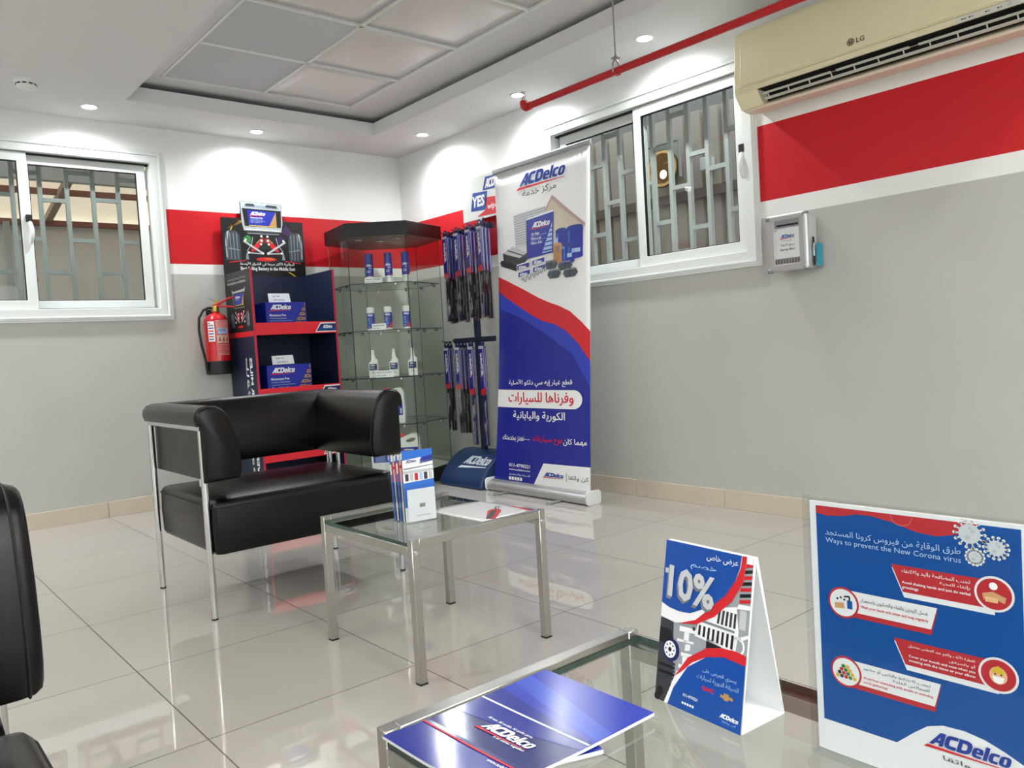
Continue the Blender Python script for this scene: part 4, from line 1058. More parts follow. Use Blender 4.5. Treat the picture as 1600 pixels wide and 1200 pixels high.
for s in (0, 1):
    f = (lambda u: u) if s == 0 else (lambda u: 1.005 - u)
    A.poly([(f(.03), .20), (f(.02), .40), (f(.03), .55), (f(.07), .60), (f(.16), .595), (f(.20), .54), (f(.21), .38), (f(.20), .20)], TYRE, 3)
    for k in range(4): A.poly([(f(.05 + .04 * k), .22), (f(.045 + .04 * k), .56), (f(.053 + .04 * k), .57), (f(.058 + .04 * k), .22)], TYREL, 4)
    A.poly([(f(.03), .36), (f(.03), .375), (f(.20), .345), (f(.20), .335)], TYREL, 4)
    A.poly([(f(.03), .45), (f(.055), .58), (f(.08), .59), (f(.06), .45), (f(.06), .24), (f(.035), .24)], SILVER, 4)
    A.poly([(f(.24), .50), (f(.30), .55), (f(.34), .52), (f(.33), .44), (f(.27), .46)], GREENP if s == 0 else PURPLE, 3)
    A.line([(f(.245), .465), (f(.47), .305)], .026, SILVER, 5, asp=1.14); A.line([(f(.25), .470), (f(.46), .318)], .008, WHITE, 6, asp=1.14)
    A.line([(f(.28), .31), (f(.47), .30)], .014, LTGREY, 4, asp=1.14)
    A.poly([(f(.34), .38), (f(.46), .50), (f(.49), .52), (f(.49), .47), (f(.40), .34), (f(.33), .32)], RED, 3)
    A.line([(f(.36), .52), (f(.34), .42), (f(.28), .33)], .010, SILVER, 4, asp=1.14)
    A.line([(f(.40), .44), (f(.46), .50)], .010, TAN, 5, asp=1.14)
    for (u, v) in ((.465, .535), (.465, .475), (.455, .43), (.47, .305), (.30, .312), (.27, .48)): A.disc(f(u), v, .014, .016, WHITE, 7, 14)
    A.poly([(f(.26), .22), (f(.27), .30), (f(.29), .31), (f(.30), .22)], TYREL, 3)
    A.line([(f(.06), .175), (f(.26), .205)], .012, RED, 3, asp=1.14)
A.poly([(.44, .36), (.56, .36), (.54, .43), (.46, .43)], mat('dark green print', '#143022', .5), 4); A.poly([(.45, .44), (.55, .44), (.56, .50), (.44, .50)], mat('dark red print', '#7c1820', .5), 4)
A.disc(.51, .225, .125, .028, RED, 3); A.disc(.55, .232, .06, .014, mat('orange print', '#e2612c', .4), 4)
A.poly([(.24, .99), (.74, .975), (.742, .72), (.72, .60), (.26, .605), (.24, .73)], SILVER, 3)
A.poly([(.26, .60), (.72, .595), (.66, .55), (.32, .555)], DKGREY, 3); A.line([(.28, .622), (.70, .615)], .012, WHITE, 5, asp=1.14); A.line([(.30, .57), (.69, .566)], .010, TYREL, 5, asp=1.14)
A.poly([(.255, .90), (.73, .89), (.72, .66), (.275, .665)], BLACK, 4)
A.poly([(.29, .955), (.69, .945), (.70, .91), (.28, .915)], TYREL, 4); A.poly([(.30, .965), (.40, .965), (.41, .93), (.30, .93)], DKGREY, 5); A.poly([(.55, .96), (.68, .955), (.68, .92), (.54, .93)], DKGREY, 5)
A.poly([(.315, .878), (.665, .868), (.665, .672), (.325, .680)], BLUE, 5); A.poly([(.665, .868), (.665, .672), (.57, .674)], GOLD, 6); A.poly([(.325, .680), (.665, .672), (.665, .662), (.325, .670)], YELLOW, 6)
A.build('header_artwork', ds, world=True)
A = Art(hf, .0005)
A.logo(.34, .80, .19, .06, WHITE, RED, 7); A.text('Maintenance Free', .345, .770, .15, .022, WHITE, 7); A.text('Powerful and Ready Battery', .345, .745, .15, .014, PALEBLUE, 7); A.text('لا تحتاج إلى صيانة', .345, .705, .14, .028, WHITE, 7, bold=0); A.line([(.345, .738), (.53, .735)], .003, PALEBLUE, 7)
A.text('البطارية الأكثر مبيعا في الشرق الأوسط', .185, .128, .67, .062, WHITE, 7, bold=.008)
A.text('Best Selling Battery in the Middle East', .19, .062, .67, .062, WHITE, 7, bold=.02)
A.poly([(.76, .065), (.80, .055), (.87, .0), (.85, .0)], YELLOW, 3)
A.build('header_lettering', ds, world=True)
# left side poster and vertical lettering
sf = frame((xa, yb, 1.10), (0, yf - yb, 0), (0, 0, .395), (-1, 0, 0))
A = Art(sf, .0005)
A.rect(0, 0, 1, 1, mat('charcoal print', '#1a1a1c', .4), 1); A.rect(0, -.085, 1, 0, RED, 2)
A.text('البطارية الأكثر مبيعا في الشرق الأوسط', .09, .86, .74, .05, LTGREY, 3, bold=0, slope=.0); A.text('Best Selling Battery in the Middle East', .09, .79, .74, .055, LTGREY, 3)
for s in (0, 1):
    f = (lambda u: u) if s == 0 else (lambda u: 1.04 - u)
    A.poly([(f(.16), .08), (f(.15), .28), (f(.19), .34), (f(.28), .33), (f(.29), .08)], TYRE, 3)
    A.poly([(f(.17), .10), (f(.165), .28), (f(.20), .33), (f(.205), .10)], TYREL, 4); A.poly([(f(.24), .10), (f(.24), .31), (f(.255), .31), (f(.255), .10)], TYREL, 4)
    A.line([(f(.30), .27), (f(.48), .16)], .02, SILVER, 5); A.line([(f(.34), .34), (f(.46), .20)], .014, LTGREY, 4)
    A.poly([(f(.38), .30), (f(.49), .33), (f(.49), .20), (f(.42), .18)], RED, 3)
    for (u, v) in ((.46, .30), (.46, .24), (.36, .33), (.34, .17)): A.disc(f(u), v, .018, .018, WHITE, 6, 12)
A.poly([(.24, .72), (.26, .66), (.30, .40), (.72, .40), (.77, .66), (.80, .74), (.74, .70), (.30, .68)], SILVER, 3)
A.poly([(.28, .65), (.76, .655), (.73, .41), (.31, .41)], BLACK, 4); A.poly([(.33, .63), (.72, .635), (.70, .45), (.345, .45)], BLUE, 5); A.poly([(.72, .635), (.70, .45), (.60, .45)], GOLD, 6); A.rect(.345, .44, .70, .45, YELLOW, 6); A.text('ACDelco', .38, .56, .20, .035, WHITE, 7, bold=.03, shear=.25); A.text('Maintenance Free', .38, .53, .16, .015, WHITE, 7)
A.disc(.52, .09, .11, .02, RED, 4)
A.build('side_poster', ds, world=True)
vf = lambda u, v, h: (xa - h, yf + .035 + .066 * (1 - v), .06 + .99 * u)      # reads upwards
A = Art(vf, .0005); A.text('POWER MILES AFTER MILES', .0, .0, .88, .62, WHITE, 1, bold=.03)
A.build('side_lettering', ds, world=True)
vf2 = lambda u, v, h: (xa - h, yf + .110 + .066 * (1 - v), .06 + .99 * u)
A = Art(vf2, .0005); A.text('طاقة بلا حدود', .10, .0, .78, .8, WHITE, 1, bold=.0); A.build('side_lettering', ds, world=True)

def battery(x0, x1, yfront, z0, z1, label, lab2, cx, card_lines):
    b = thing('battery', label, 'car battery', ((x0 + x1) / 2, yfront + .085, z0), group='boxed car batteries on the display')
    w, h = x1 - x0, z1 - z0
    MB().bb(-w / 2, w / 2, -.085, .085, 0, h).build('carton', BLUE, b, bevel=.0015, seg=1)
    A = Art(frame((-w / 2, -.0852, 0), (w, 0, 0), (0, 0, h), (0, -1, 0)), .0004)
    A.logo(.09, .70, .53, .22, WHITE, RED, 2); A.text('Maintenance Free', .08, .52, .40, .085, WHITE, 2); A.text('Powerful and Ready Battery', .08, .42, .42, .055, PALEBLUE, 2)
    A.rect(.08, .365, .62, .375, PALEBLUE, 2); A.text('لا تحتاج إلى صيانة', .08, .20, .36, .12, WHITE, 2, bold=.0); A.text('Battery', .08, .08, .2, .06, PALEBLUE, 2)
    A.poly([(.97, .98), (.985, .98), (.985, .02), (.60, .02)], mat('deep blue print', '#151f78', .4), 1)
    for k in range(6):
        u = .95 - .07 * k; s = 'ACDelco'[:2 + k] if k < 5 else 'ACDelco'
        A.text(s, u, .86 - .16 * k, .985 - u, .11, GOLD, 2, bold=.03, shear=.2)
    A.build('carton_print', b)
    MB().bb(-w / 2 + .03, w / 2 - .03, -.03, .03, h, h + .004).build('carry_strap', NAVY, b)
    c = thing('price_card', lab2, 'price card', (cx, yfront + .05, z1 + .0045), group='price cards on the batteries')
    MB().prism([(-.076, 0), (.076, 0), (.074, .058), (-.074, .058)], lambda u, v, w: (u, w + v * .25, v), 0, .0008).build('card', PAPER, c, smooth=False)
    A = Art(lambda u, v, h: (-.076 + .152 * u, v * .058 * .25 - h, .058 * v), .0004)
    A.text(card_lines[0], .20, .60, .34, .16, DKGREY, 1); A.text(card_lines[1], .22, .18, .5, .16, DKGREY, 1); A.build('lettering', c)
battery(-1.352, -1.074, -.42, 1.0905, 1.280, 'blue boxed car battery on the upper shelf of the display', 'white price card standing on the upper car battery', -1.23, ('AR 70R', 'SAR 404.25'))
battery(-1.375, -1.066, -.42, .6695, .872, 'blue boxed car battery on the lower shelf of the display', 'white price card standing on the lower car battery', -1.235, ('NR 72', 'SAR 464.25'))

# ------------------------------------------------------------------ fire extinguisher on the back wall
ex = thing('fire_extinguisher', 'red fire extinguisher with a black base hung on the back wall', 'fire extinguisher', (-1.563, -.105, .835))
EXR = mat('extinguisher red', '#c5101c', .22, coat=.4)
MB().lathe([(.070, .06), (.079, .075), (.079, .335), (.074, .362), (.058, .385), (.034, .398), (.024, .404), (.022, .412)], n=36).build('cylinder', EXR, ex)
MB().lathe([(.076, 0), (.083, .006), (.083, .085), (.080, .088)], n=36).build('base_boot', mat('black rubber boot', '#121213', .55), ex)
MB().lathe([(.024, .410), (.026, .416), (.026, .440), (.018, .448)], n=20).build('valve', mat('brass valve', '#b59a5a', .3, .9), ex)
m = MB().tube([(.0, 0, .45), (.02, -.03, .463), (.055, -.07, .487), (.088, -.11, .50)], [.009, .008, .007, .005], 10); m.build('carry_handle', REDPAINT, ex)
m = MB().tube([(-.01, 0, .450), (.02, -.03, .446), (.058, -.075, .440), (.09, -.115, .432)], [.009, .008, .007, .005], 10); m.build('squeeze_lever', REDPAINT, ex)
m = MB().box((.005, -.004, .470), (.014, .010, .026)); m.build('safety_tag', YELLOW, ex); 
m = MB().tube([(.0, -.01, .478), (-.03, -.02, .492), (-.06, -.02, .500)], .0018, 6); m.build('safety_pin', CHROME, ex)
m = MB().tube([(-.02, -.005, .436), (-.05, -.01, .436), (-.085, -.02, .420), (-.118, -.03, .37), (-.126, -.035, .29), (-.118, -.038, .20), (-.102, -.035, .12), (-.092, -.03, .075)], .0085, 12); m.build('hose', mat('black rubber hose', '#161617', .5), ex)
m = MB().tube([(-.092, -.03, .078), (-.088, -.028, .02)], [.011, .008], 12); m.build('nozzle', BLACK_GASKET, ex)
cyl = lambda r: (lambda u, v, h: ((r + h) * math.sin(u), -(r + h) * math.cos(u), v))
A = Art(cyl(.0793), .0004)
A.rect(-1.05, .215, -.50, .345, WHITE, 1)
for k in range(6): A.rect(-1.0, .225 + .018 * k, -.58, .233 + .018 * k, [LOGOBLUE, RED, LOGOBLUE, RED, LOGOBLUE, MIDGREY][k], 2)
A.disc(-.92, .332, .05, .006, LOGOBLUE, 2, 12)
LBL = mat('rose label print', '#d98a86', .45)
A.rect(-.42, .125, .75, .352, mat('deep red label print', '#c04a50', .45), 1); A.rect(-.36, .285, .70, .345, LBL, 2); A.rect(-.28, .262, .66, .300, PALEBLUE, 3); A.text('POWDER', -.22, .278, .6, .016, LOGOBLUE, 4)
A.rect(-.34, .205, .68, .255, mat('buff label print', '#d8bfae', .45), 2)
for k in range(3): A.poly([(-.28 + .32 * k, .215), (-.02 + .32 * k, .215), (-.15 + .32 * k, .248)], mat('terracotta print', '#a04a40', .5), 3)
for k in range(6): A.rect(-.32, .135 + .011 * k, .62 - .06 * (k % 3), .139 + .011 * k, LBL, 2)
for v in (.127, .350): A.rect(-.38, v, .73, v + .002, WHITE, 2)
for u in (-.38, .725): A.rect(u, .127, u + .01, .351, WHITE, 2)
A.build('label', ex, ucuts=[-1.1 + .08 * k for k in range(24)])
MB().box((0, .09, .40), (.05, .028, .06)).bb(-.03, .03, .0, .09, .405, .411).build('wall_bracket', BLACK_GASKET, ex)

# ------------------------------------------------------------------ glass showcase in the corner
CX, CY, TH = -.47, -.46, .1
def hexa(r, z, k0=0): return [(CX + r * math.cos(math.radians(135) + TH + k * PI / 3), CY + r * math.sin(math.radians(135) + TH + k * PI / 3), z) for k in range(6)]
HX = [Vector(p) for p in hexa(1, 0)]
def hx(r): return [(p[0], p[1]) for p in hexa(r, 0)]
sc_ = thing('glass_showcase', 'six-sided glass showcase with a black top in the room corner', 'showcase', (CX, CY, 0))
BLK = mat('black laminate', '#0b0b0c', .35)
up_ = lambda u, v, w: (u, v, w)
m = MB().prism(hx(.412), up_, 1.69, 1.782); m.build('top_canopy', BLK, sc_, world=True, smooth=False, bevel=.002)
m = MB().prism(hx(.395), up_, 0, .098); m.build('base', BLK, sc_, world=True, smooth=False, bevel=.002)
MB().prism(hx(.385), up_, .098, .104).build('floor_board', mat('pale laminate', '#d9dbd8', .35), sc_, world=True, smooth=False)
q = hexa(.388, 0)
for k in range(6):
    a, b_ = Vector(q[k]), Vector(q[(k + 1) % 6]); d = (b_ - a).normalized(); nrm = Vector((d.y, -d.x, 0))
    p = [a + d * .003, b_ - d * .003, b_ - d * .003 - nrm * -.005 * -1, a + d * .003 - nrm * .005]
    m = MB(); m.prism([(v.x, v.y) for v in (a + d * .003, b_ - d * .003, b_ - d * .003 - nrm * .004, a + d * .003 - nrm * .004)], up_, .104, 1.69)
    m.build('glass_pane', CASEGLASS, sc_, world=True, smooth=False)
for k in range(6):
    v = Vector(q[k]); m = MB().cyl((v.x, v.y, .104), (v.x, v.y, 1.69), .0028 if k in (1, 2) else .002, n=8)
    m.build('corner_seal', BLACK_GASKET if k in (1, 2) else GLASSEDGE, sc_, world=True)
SHELFZ = (1.383, 1.068, .747, .427)
for z in SHELFZ:
    m = MB().prism(hx(.375), up_, z - .006, z); s_ = m.build('shelf', CASEGLASS, sc_, world=True, smooth=False)
    m = MB(); pq = hexa(.3755, 0)
    for k in range(6):
        a, b_ = Vector(pq[k]), Vector(pq[(k + 1) % 6]); d = (b_ - a).normalized(); nn = Vector((d.y, -d.x, 0))
        m.prism([(v.x, v.y) for v in (a, b_, b_ + nn * .001, a + nn * .001)], up_, z - .006, z)
    m.build('shelf_edge', GLASSEDGE, s_, world=True, smooth=False)
    for k in range(6):
        a, b_ = Vector(q[k]), Vector(q[(k + 1) % 6])
        for f in (.22, .78):
            p = a + (b_ - a) * f; c = Vector((CX, CY, 0)); dd = (c - p).normalized()
            m = MB().cyl((p.x, p.y, z - .013), tuple(p + dd * .022 + Vector((0, 0, z - .013))), .006, n=10).cyl((p.x + dd.x * .016, p.y + dd.y * .016, z - .016), (p.x + dd.x * .016, p.y + dd.y * .016, z - .0055), .004, n=8)
            m.build('shelf_clip', CLIP, s_, world=True)
fm = (Vector(q[1]) + Vector(q[2])) / 2; inn = (Vector((CX, CY, 0)) - fm).normalized(); alo = (Vector(q[2]) - Vector(q[1])).normalized()
for s_, dp_ in ((-.13, .12), (.0, .22), (.13, .10)):
    p = fm + alo * s_ + inn * dp_
    m = MB().lathe([(.034, 0), (.034, -.004), (.026, -.006), (.02, -.002)], c=(p.x, p.y, 1.69), n=20); m.build('lamp_bezel', CLIP, sc_, world=True)
    m = MB().lathe([(.026, -.003), (.012, -.009), (.003, -.010)], c=(p.x, p.y, 1.69), n=20); m.build('lamp_lens', mat('frosted lamp lens', '#d9d6c8', .2), sc_, world=True)
ROTF = math.atan2(alo.y, alo.x)           # goods face out through the front pane
def spot(a, d, z): p = fm + alo * a + inn * d; return (p.x, p.y, z + .0005)      # a along the front pane, d behind it
# aerosol cans
def can(x, y, z, label, grp, upper):
    t = thing('aerosol_can', label, 'spray can', spot(x, y, z), ROTF, grp)
    r = .0265
    if upper:
        MB().lathe([(r - .002, 0), (r, .003), (r, .150), (r - .001, .158), (r - .006, .166)], n=28).build('body', mat('white tin', '#dcdedf', .3, .2), t)
        MB().lathe([(r - .001, .160), (r - .001, .203), (r - .004, .207)], n=28).build('cap', mat('blue cap', '#1d3a9a', .4), t)
        A = Art(cyl(r + .0003), .0003); n = 24
        for k in range(n): A.rect(-PI + 2 * PI * k / n, .052, -PI + 2 * PI * (k + 1) / n, .160, BLUE, 1)
        A.text('ACDelco', -.75, .118, 1.5, .016, WHITE, 2, bold=.03, shear=.25); A.text('Brake', .05, .102, .7, .010, WHITE, 2, shear=.25); A.rect(-.6, .088, .6, .090, WHITE, 2); A.text('CLEANER', -.6, .076, .9, .008, WHITE, 2)
        A.poly([(.5, .052), (1.1, .052), (1.1, .075)], RED, 2); A.text('Net 500 ml', -.3, .034, .8, .006, MIDGREY, 2)
    else:
        MB().lathe([(r - .002, 0), (r, .003), (r, .118), (r - .001, .124)], n=28).build('body', mat('white tin', '#dcdedf', .3, .2), t)
        MB().lathe([(r - .0008, .122), (r - .0008, .150), (r - .003, .157), (.012, .159)], n=28).build('cap', WHITE_PLASTIC, t)
        A = Art(cyl(r + .0003), .0003); n = 24
        for k in range(n): A.rect(-PI + 2 * PI * k / n, .014, -PI + 2 * PI * (k + 1) / n, .118, BLUE, 1)
        A.text('ACDelco', -.75, .098, 1.5, .014, WHITE, 2, bold=.03, shear=.25)
        for k, w in enumerate((.6, .5, .55)): A.rect(-.7, .080 - .009 * k, -.7 + w, .084 - .009 * k, PALEBLUE, 2)
        A.rect(-.8, .038, .1, .056, SKYBLUE, 2); A.poly([(.0, .014), (1.2, .014), (1.2, .062)], RED, 2); A.text('CARB', -.7, .022, .5, .009, WHITE, 2)
    A.build('label', t, ucuts=[-1 + .2 * k for k in range(11)])
for i, a in enumerate((-.076, .054, .171)):
    can(a, .12, SHELFZ[0], 'blue capped spray can, %s on the top glass shelf' % ('leftmost', 'middle', 'rightmost')[i], 'blue capped spray cans', True)
for i, a in enumerate((-.088, .030, .156)):
    can(a, .12, SHELFZ[1], 'white capped spray can, %s on the second glass shelf' % ('leftmost', 'middle', 'rightmost')[i], 'white capped spray cans', False)
# bottles
BOT = mat('white bottle plastic', '#e6e7e6', .35)
for i, a in enumerate((-.091, .050, .178)):
    t = thing('injector_bottle', 'slim white cleaner bottle, %s on the third glass shelf' % ('leftmost', 'middle', 'rightmost')[i], 'bottle', spot(a, .12, SHELFZ[2]), ROTF, 'white cleaner bottles on the third shelf')
    ol = [(-.031, .004), (-.028, 0), (.028, 0), (.031, .004), (.031, .118), (.024, .126), (.016, .130), (.010, .168), (-.009, .168), (-.012, .120), (-.020, .108), (-.031, .098)]
    MB().prism(ol, lambda u, v, w: (u, w, v), -.017, .017).build('body', BOT, t, bevel=.004, seg=3)
    MB().lathe([(.0105, .168), (.0115, .170), (.0115, .186), (.009, .189)], n=18).build('cap', BOT, t)
    A = Art(frame((-.026, -.0173, .050), (.052, 0, 0), (0, 0, .044), (0, -1, 0)), .0003)
    A.rect(0, 0, 1, 1, NAVY, 1); A.text('ACDelco', .12, .68, .6, .2, WHITE, 2, bold=.03, shear=.25); A.rect(.1, .42, .6, .5, PALEBLUE, 2); A.rect(.1, .25, .7, .32, PALEBLUE, 2); A.poly([(.7, 0), (1, 0), (1, .25)], RED, 2); A.rect(.2, -.55, .75, -.48, LTGREY, 2); A.rect(.3, -.35, .6, -.25, MIDGREY, 2)
    A.build('label', t)
# coolant jugs
JUG = mat('white jug plastic', '#e2e4e2', .38)
def jug(x, y, z, label):
    t = thing('coolant_jug', label, 'jug', spot(x, y, z), ROTF, 'white coolant jugs in the showcase')
    ol = [(-.070, .006), (-.064, 0), (.064, 0), (.070, .006), (.074, .10), (.070, .175)] + arc(.035, .195, .036, .048, 0, 80, 6) + [(.01, .240), (-.030, .226), (-.062, .214), (-.072, .200), (-.074, .14)]
    ho = [(u, v) for u, v in arc(.012, .198, .034, .013, 0, 330, 11)]
    ho = [(.012 + (u - .012), v + .22 * (u - .012)) for u, v in ho]
    MB().prism(ol, lambda u, v, w: (u, w, v), -.040, .040, holes=[ho]).build('body', JUG, t, bevel=.009, seg=3)
    MB().lathe([(.017, .215), (.0185, .217), (.0185, .240), (.016, .243)], c=(-.050, 0, 0), n=20).build('cap', mat('red cap', '#d6402e', .4), t)
    A = Art(frame((-.058, -.0403, .055), (.116, 0, 0), (0, 0, .095), (0, -1, 0)), .0003)
    A.rect(0, .0, 1, 1, BLUE, 1); A.logo(.12, .76, .62, .13, WHITE, RED, 2); A.text('Engine Coolant', .12, .58, .7, .07, PALEBLUE, 2)
    for k in range(5): A.rect(.12, .44 - .09 * k, .75 - .06 * (k % 2), .47 - .09 * k, PALEBLUE, 2)
    A.rect(.84, .1, .95, .5, LTGREY, 2); A.build('label', t)
jug(.036, .12, SHELFZ[3], 'white coolant jug with a red cap standing on the fourth glass shelf')
jug(.118, .16, .104, 'white coolant jug on the showcase floor, right one')
jug(-.076, .16, .104, 'white coolant jug on the showcase floor behind the chair arm, left one')
# price cards in the showcase
def pcard(k0, k1, px_f, z, w, h, lines, label, dep=.05, hz=None):
    p = fm + alo * px_f + inn * dep
    t = thing('price_card', label, 'price card', (p.x, p.y, z + .0005), ROTF, 'price cards in the showcase')
    MB().prism([(-w / 2, 0), (w / 2, 0), (w / 2, h), (-w / 2, h)], lambda u, v, ww: (u, ww + v * .1, v), 0, .0008).build('card', PAPER, t, smooth=False)
    A = Art(lambda u, v, hh: (-w / 2 + w * u, -hh + v * h * .1, v * h), .0004)
    A.text(lines[0], .06, .58, .82, .22, DKGREY, 1, bold=.02); A.text(lines[1], .06, .16, .50, .2, DKGREY, 1, bold=.01); A.build('lettering', t)
pcard(0, 0, -.042, SHELFZ[0], .118, .040, ('BRAKE CLEANER', 'SAR 25.85'), 'white price card between the blue capped spray cans on the top shelf')
pcard(0, 0, -.026, SHELFZ[1], .096, .043, ('CARBURETOR CLEANER', 'SAR 27.6'), 'white price card in front of the white capped spray cans')
pcard(0, 0, -.008, SHELFZ[2], .122, .046, ('INJECTOR CLEANER', 'SAR 23.85'), 'white price card between the slim white bottles on the third shelf')
pcard(0, 0, .010, SHELFZ[3], .11, .045, ('COOLANT', 'SAR 34.5'), 'white price card in front of the upper coolant jug', .02)

# ------------------------------------------------------------------ wiper blade stand
ws = thing('wiper_stand', 'navy wiper blade stand with a curved base between the showcase and banner', 'display stand', (-.22, -1.14, 0))
NVP = mat('navy moulded plastic', '#14315c', .4)
pf = [(-.40, 0), (-.412, .012), (-.40, .045)] + [(-.40 + .30 * math.sin(math.radians(a)), .045 + .19 * (1 - math.cos(math.radians(a)))) for a in ()]
pf = [(-.415, 0), (-.418, .02), (-.405, .055), (-.375, .10), (-.335, .145), (-.285, .185), (-.235, .21), (-.19, .222), (-.12, .222), (-.10, .20), (-.10, 0)]
MB().prism(pf, lambda u, v, w: (u, w, v), -1.352, -.895).build('base', NVP, ws, world=True, bevel=.012, seg=3, ang=50)
def hump(u, v, h):     # the curved front of the base
    s = [(-.418, .02), (-.405, .055), (-.375, .10), (-.335, .145), (-.285, .185), (-.235, .21), (-.19, .222)]
    tt = min(max(v, 0), .999) * (len(s) - 1); i = int(tt); f = tt - i
    x = s[i][0] * (1 - f) + s[i + 1][0] * f; z = s[i][1] * (1 - f) + s[i + 1][1] * f
    d = Vector((s[i + 1][0] - s[i][0], 0, s[i + 1][1] - s[i][1])).normalized()
    return Vector((x, -.895 - .47 * u, z)) + Vector((-d.z, 0, d.x)) * (h + .0006)
A = Art(hump, .0005); A.text('ACDelco', .36, .50, .56, .20, mat('pale lettering print', '#c9d3dc', .4), 1, bold=.035, shear=.28); A.poly([(.30, .40), (.35, .455), (.92, .47), (.90, .455)], mat('pale lettering print', '#c9d3dc', .4), 1)
A.build('base_logo', ws, world=True, cuts=(8, 24))
MB().bb(-.19, -.16, -1.125, -1.085, .21, 1.71).build('pole', DKNAVY, ws, world=True, bevel=.002)
HOOKS_U, HOOKS_L = (-.957, -1.083, -1.210, -1.333), (-.899, -1.024, -1.172, -1.288)
for z, ys in ((1.69, HOOKS_U), (.962, HOOKS_L)):
    MB().bb(-.205, -.19, min(ys) - .03, max(ys) + .03, z - .015, z + .02).build('crossbar', DKNAVY, ws, world=True)
    for y in ys: MB().tube([(-.20, y, z), (-.315, y, z), (-.326, y, z + .012)], .003, 8).build('hook', BLACK_GASKET, ws, world=True)
MB().bb(-.075, -.060, -1.385, -.895, 1.782, 2.070).build('header_board', mat('header white board', '#dfe3e0', .4), ws, world=True)
MB().prism([(-.172, 1.665), (-.160, 1.665), (-.068, 1.785), (-.076, 1.79)], lambda u, v, w: (u, w, v), -1.118, -1.092).build('header_arm', DKNAVY, ws, world=True)
A = Art(frame((-.075, 0, 0), (0, -1, 0), (0, 0, 1), (-1, 0, 0)), .0006)
A.poly([(.985, 1.845), (1.145, 1.835), (1.175, 1.955), (1.015, 1.965)], LOGOBLUE, 1); A.poly([(.993, 1.853), (1.138, 1.843), (1.165, 1.947), (1.021, 1.957)], BRAND, 2); A.text('YES', 1.008, 1.865, .135, .075, WHITE, 3, bold=.04, shear=.15)
A.poly([(1.05, 1.800), (1.34, 1.79), (1.36, 1.90), (1.15, 1.915), (1.15, 1.835)], RED, 1); A.poly([(1.125, 1.965), (1.34, 1.955), (1.36, 2.04), (1.16, 2.05)], LOGOBLUE, 1); A.text('ACDelco', 1.15, 1.975, .20, .06, WHITE, 2, bold=.03, shear=.25); A.text('wipers', 1.17, 1.82, .15, .05, WHITE, 2, shear=.2)
A.build('header_print', ws, world=True)
SLEEVE = glass('clear sleeve', (.93, .93, .95), 1.45, .12, .10)
DARKBLADE = mat('black wiper rubber', '#0e0e10', .4); GLINT = mat('painted film glint', '#c4c4c6', .15, .4)
def wiper(x, y, ztop, L, label, short):
    t = thing('wiper_pack', label, 'wiper blade', (x, y, ztop), group='packed wiper blades on the hooks')
    w, d = .052, .017
    MB().bb(-d / 2, d / 2, -w / 2, w / 2, -L * .485, -.004).build('printed_card', mat('wiper card blue', '#1b2a86', .25), t)
    MB().prism([(-w / 2, -.002), (w / 2, -.002), (w / 2, .020), (w * .2, .042), (-w * .2, .042), (-w / 2, .020)], lambda u, v, ww: (ww, u, v), -.001, .001, holes=[[(-.008, .020), (.008, .020), (.008, .032), (-.008, .032)]]).build('hang_tab', mat('navy hang tab', '#1a2350', .3), t, smooth=False)
    MB().bb(-d * .36, d * .36, -w * .34, w * .34, -L + .006, -L * .486).build('blade', DARKBLADE if not short else NAVY, t, bevel=.002, seg=1)
    MB().bb(-d / 2 - .0012, d / 2 + .0012, -w / 2 - .001, w / 2 + .001, -L, -.002).build('sleeve', SLEEVE, t, smooth=False)
    A = Art(frame((-d / 2 - .0002, w / 2, -L * .485), (0, -w, 0), (0, 0, L * .485), (-1, 0, 0)), .0002)
    A.rect(0, .94, 1, 1, LTGREY, 1); A.poly([(0, 0), (1, 0), (1, .16), (0, .10)], RED, 1); A.rect(.72, .16, .86, .93, mat('lavender print', '#8f88c8', .3), 1); A.rect(.90, .0, .97, .93, mat('pink white print', '#d8c4d4', .3), 1)
    A.build('card_print', t)
    vf_ = lambda u, v, h: (-d / 2 - .0004 - h, w / 2 - w * (.25 + .42 * v), -L * .485 * (1 - u))
    A = Art(vf_, .0002); A.text('ACDelco', .36, 0, .50, 1, WHITE, 2, bold=.03, shear=.2)
    A.build('card_logo', t)
    # painted-in glints: pale slivers over the film and along the sleeve seam
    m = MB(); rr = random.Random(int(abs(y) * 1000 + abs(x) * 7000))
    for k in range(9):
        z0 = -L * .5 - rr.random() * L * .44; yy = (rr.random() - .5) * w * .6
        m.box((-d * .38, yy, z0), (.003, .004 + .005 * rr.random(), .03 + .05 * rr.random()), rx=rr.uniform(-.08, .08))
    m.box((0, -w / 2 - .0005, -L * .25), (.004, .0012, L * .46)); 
    m.build('glint_slivers', GLINT, t, smooth=False)
    return t
DEP = ('front', 'middle', 'rear'); HN = ('first', 'second', 'third', 'fourth')
for i, y in enumerate(HOOKS_U):
    for k in range(3):
        wiper(-.290 + .030 * k, y + .004 * (k - 1), 1.668 + .005 * i - .004 * k, .575 + .01 * ((i + k) % 2), 'packed wiper blade at the %s of the %s hook from the showcase, upper bar' % (DEP[k], HN[i]), False)
for i, y in enumerate(HOOKS_L):
    for k in range((2, 3, 1, 1)[i]):
        wiper(-.290 + .030 * k, y, .920 - .003 * k, (.57, .585, .655, .655)[i], 'packed wiper blade at the %s of the %s hook from the showcase, lower bar' % (DEP[k], HN[i]), i > 1)

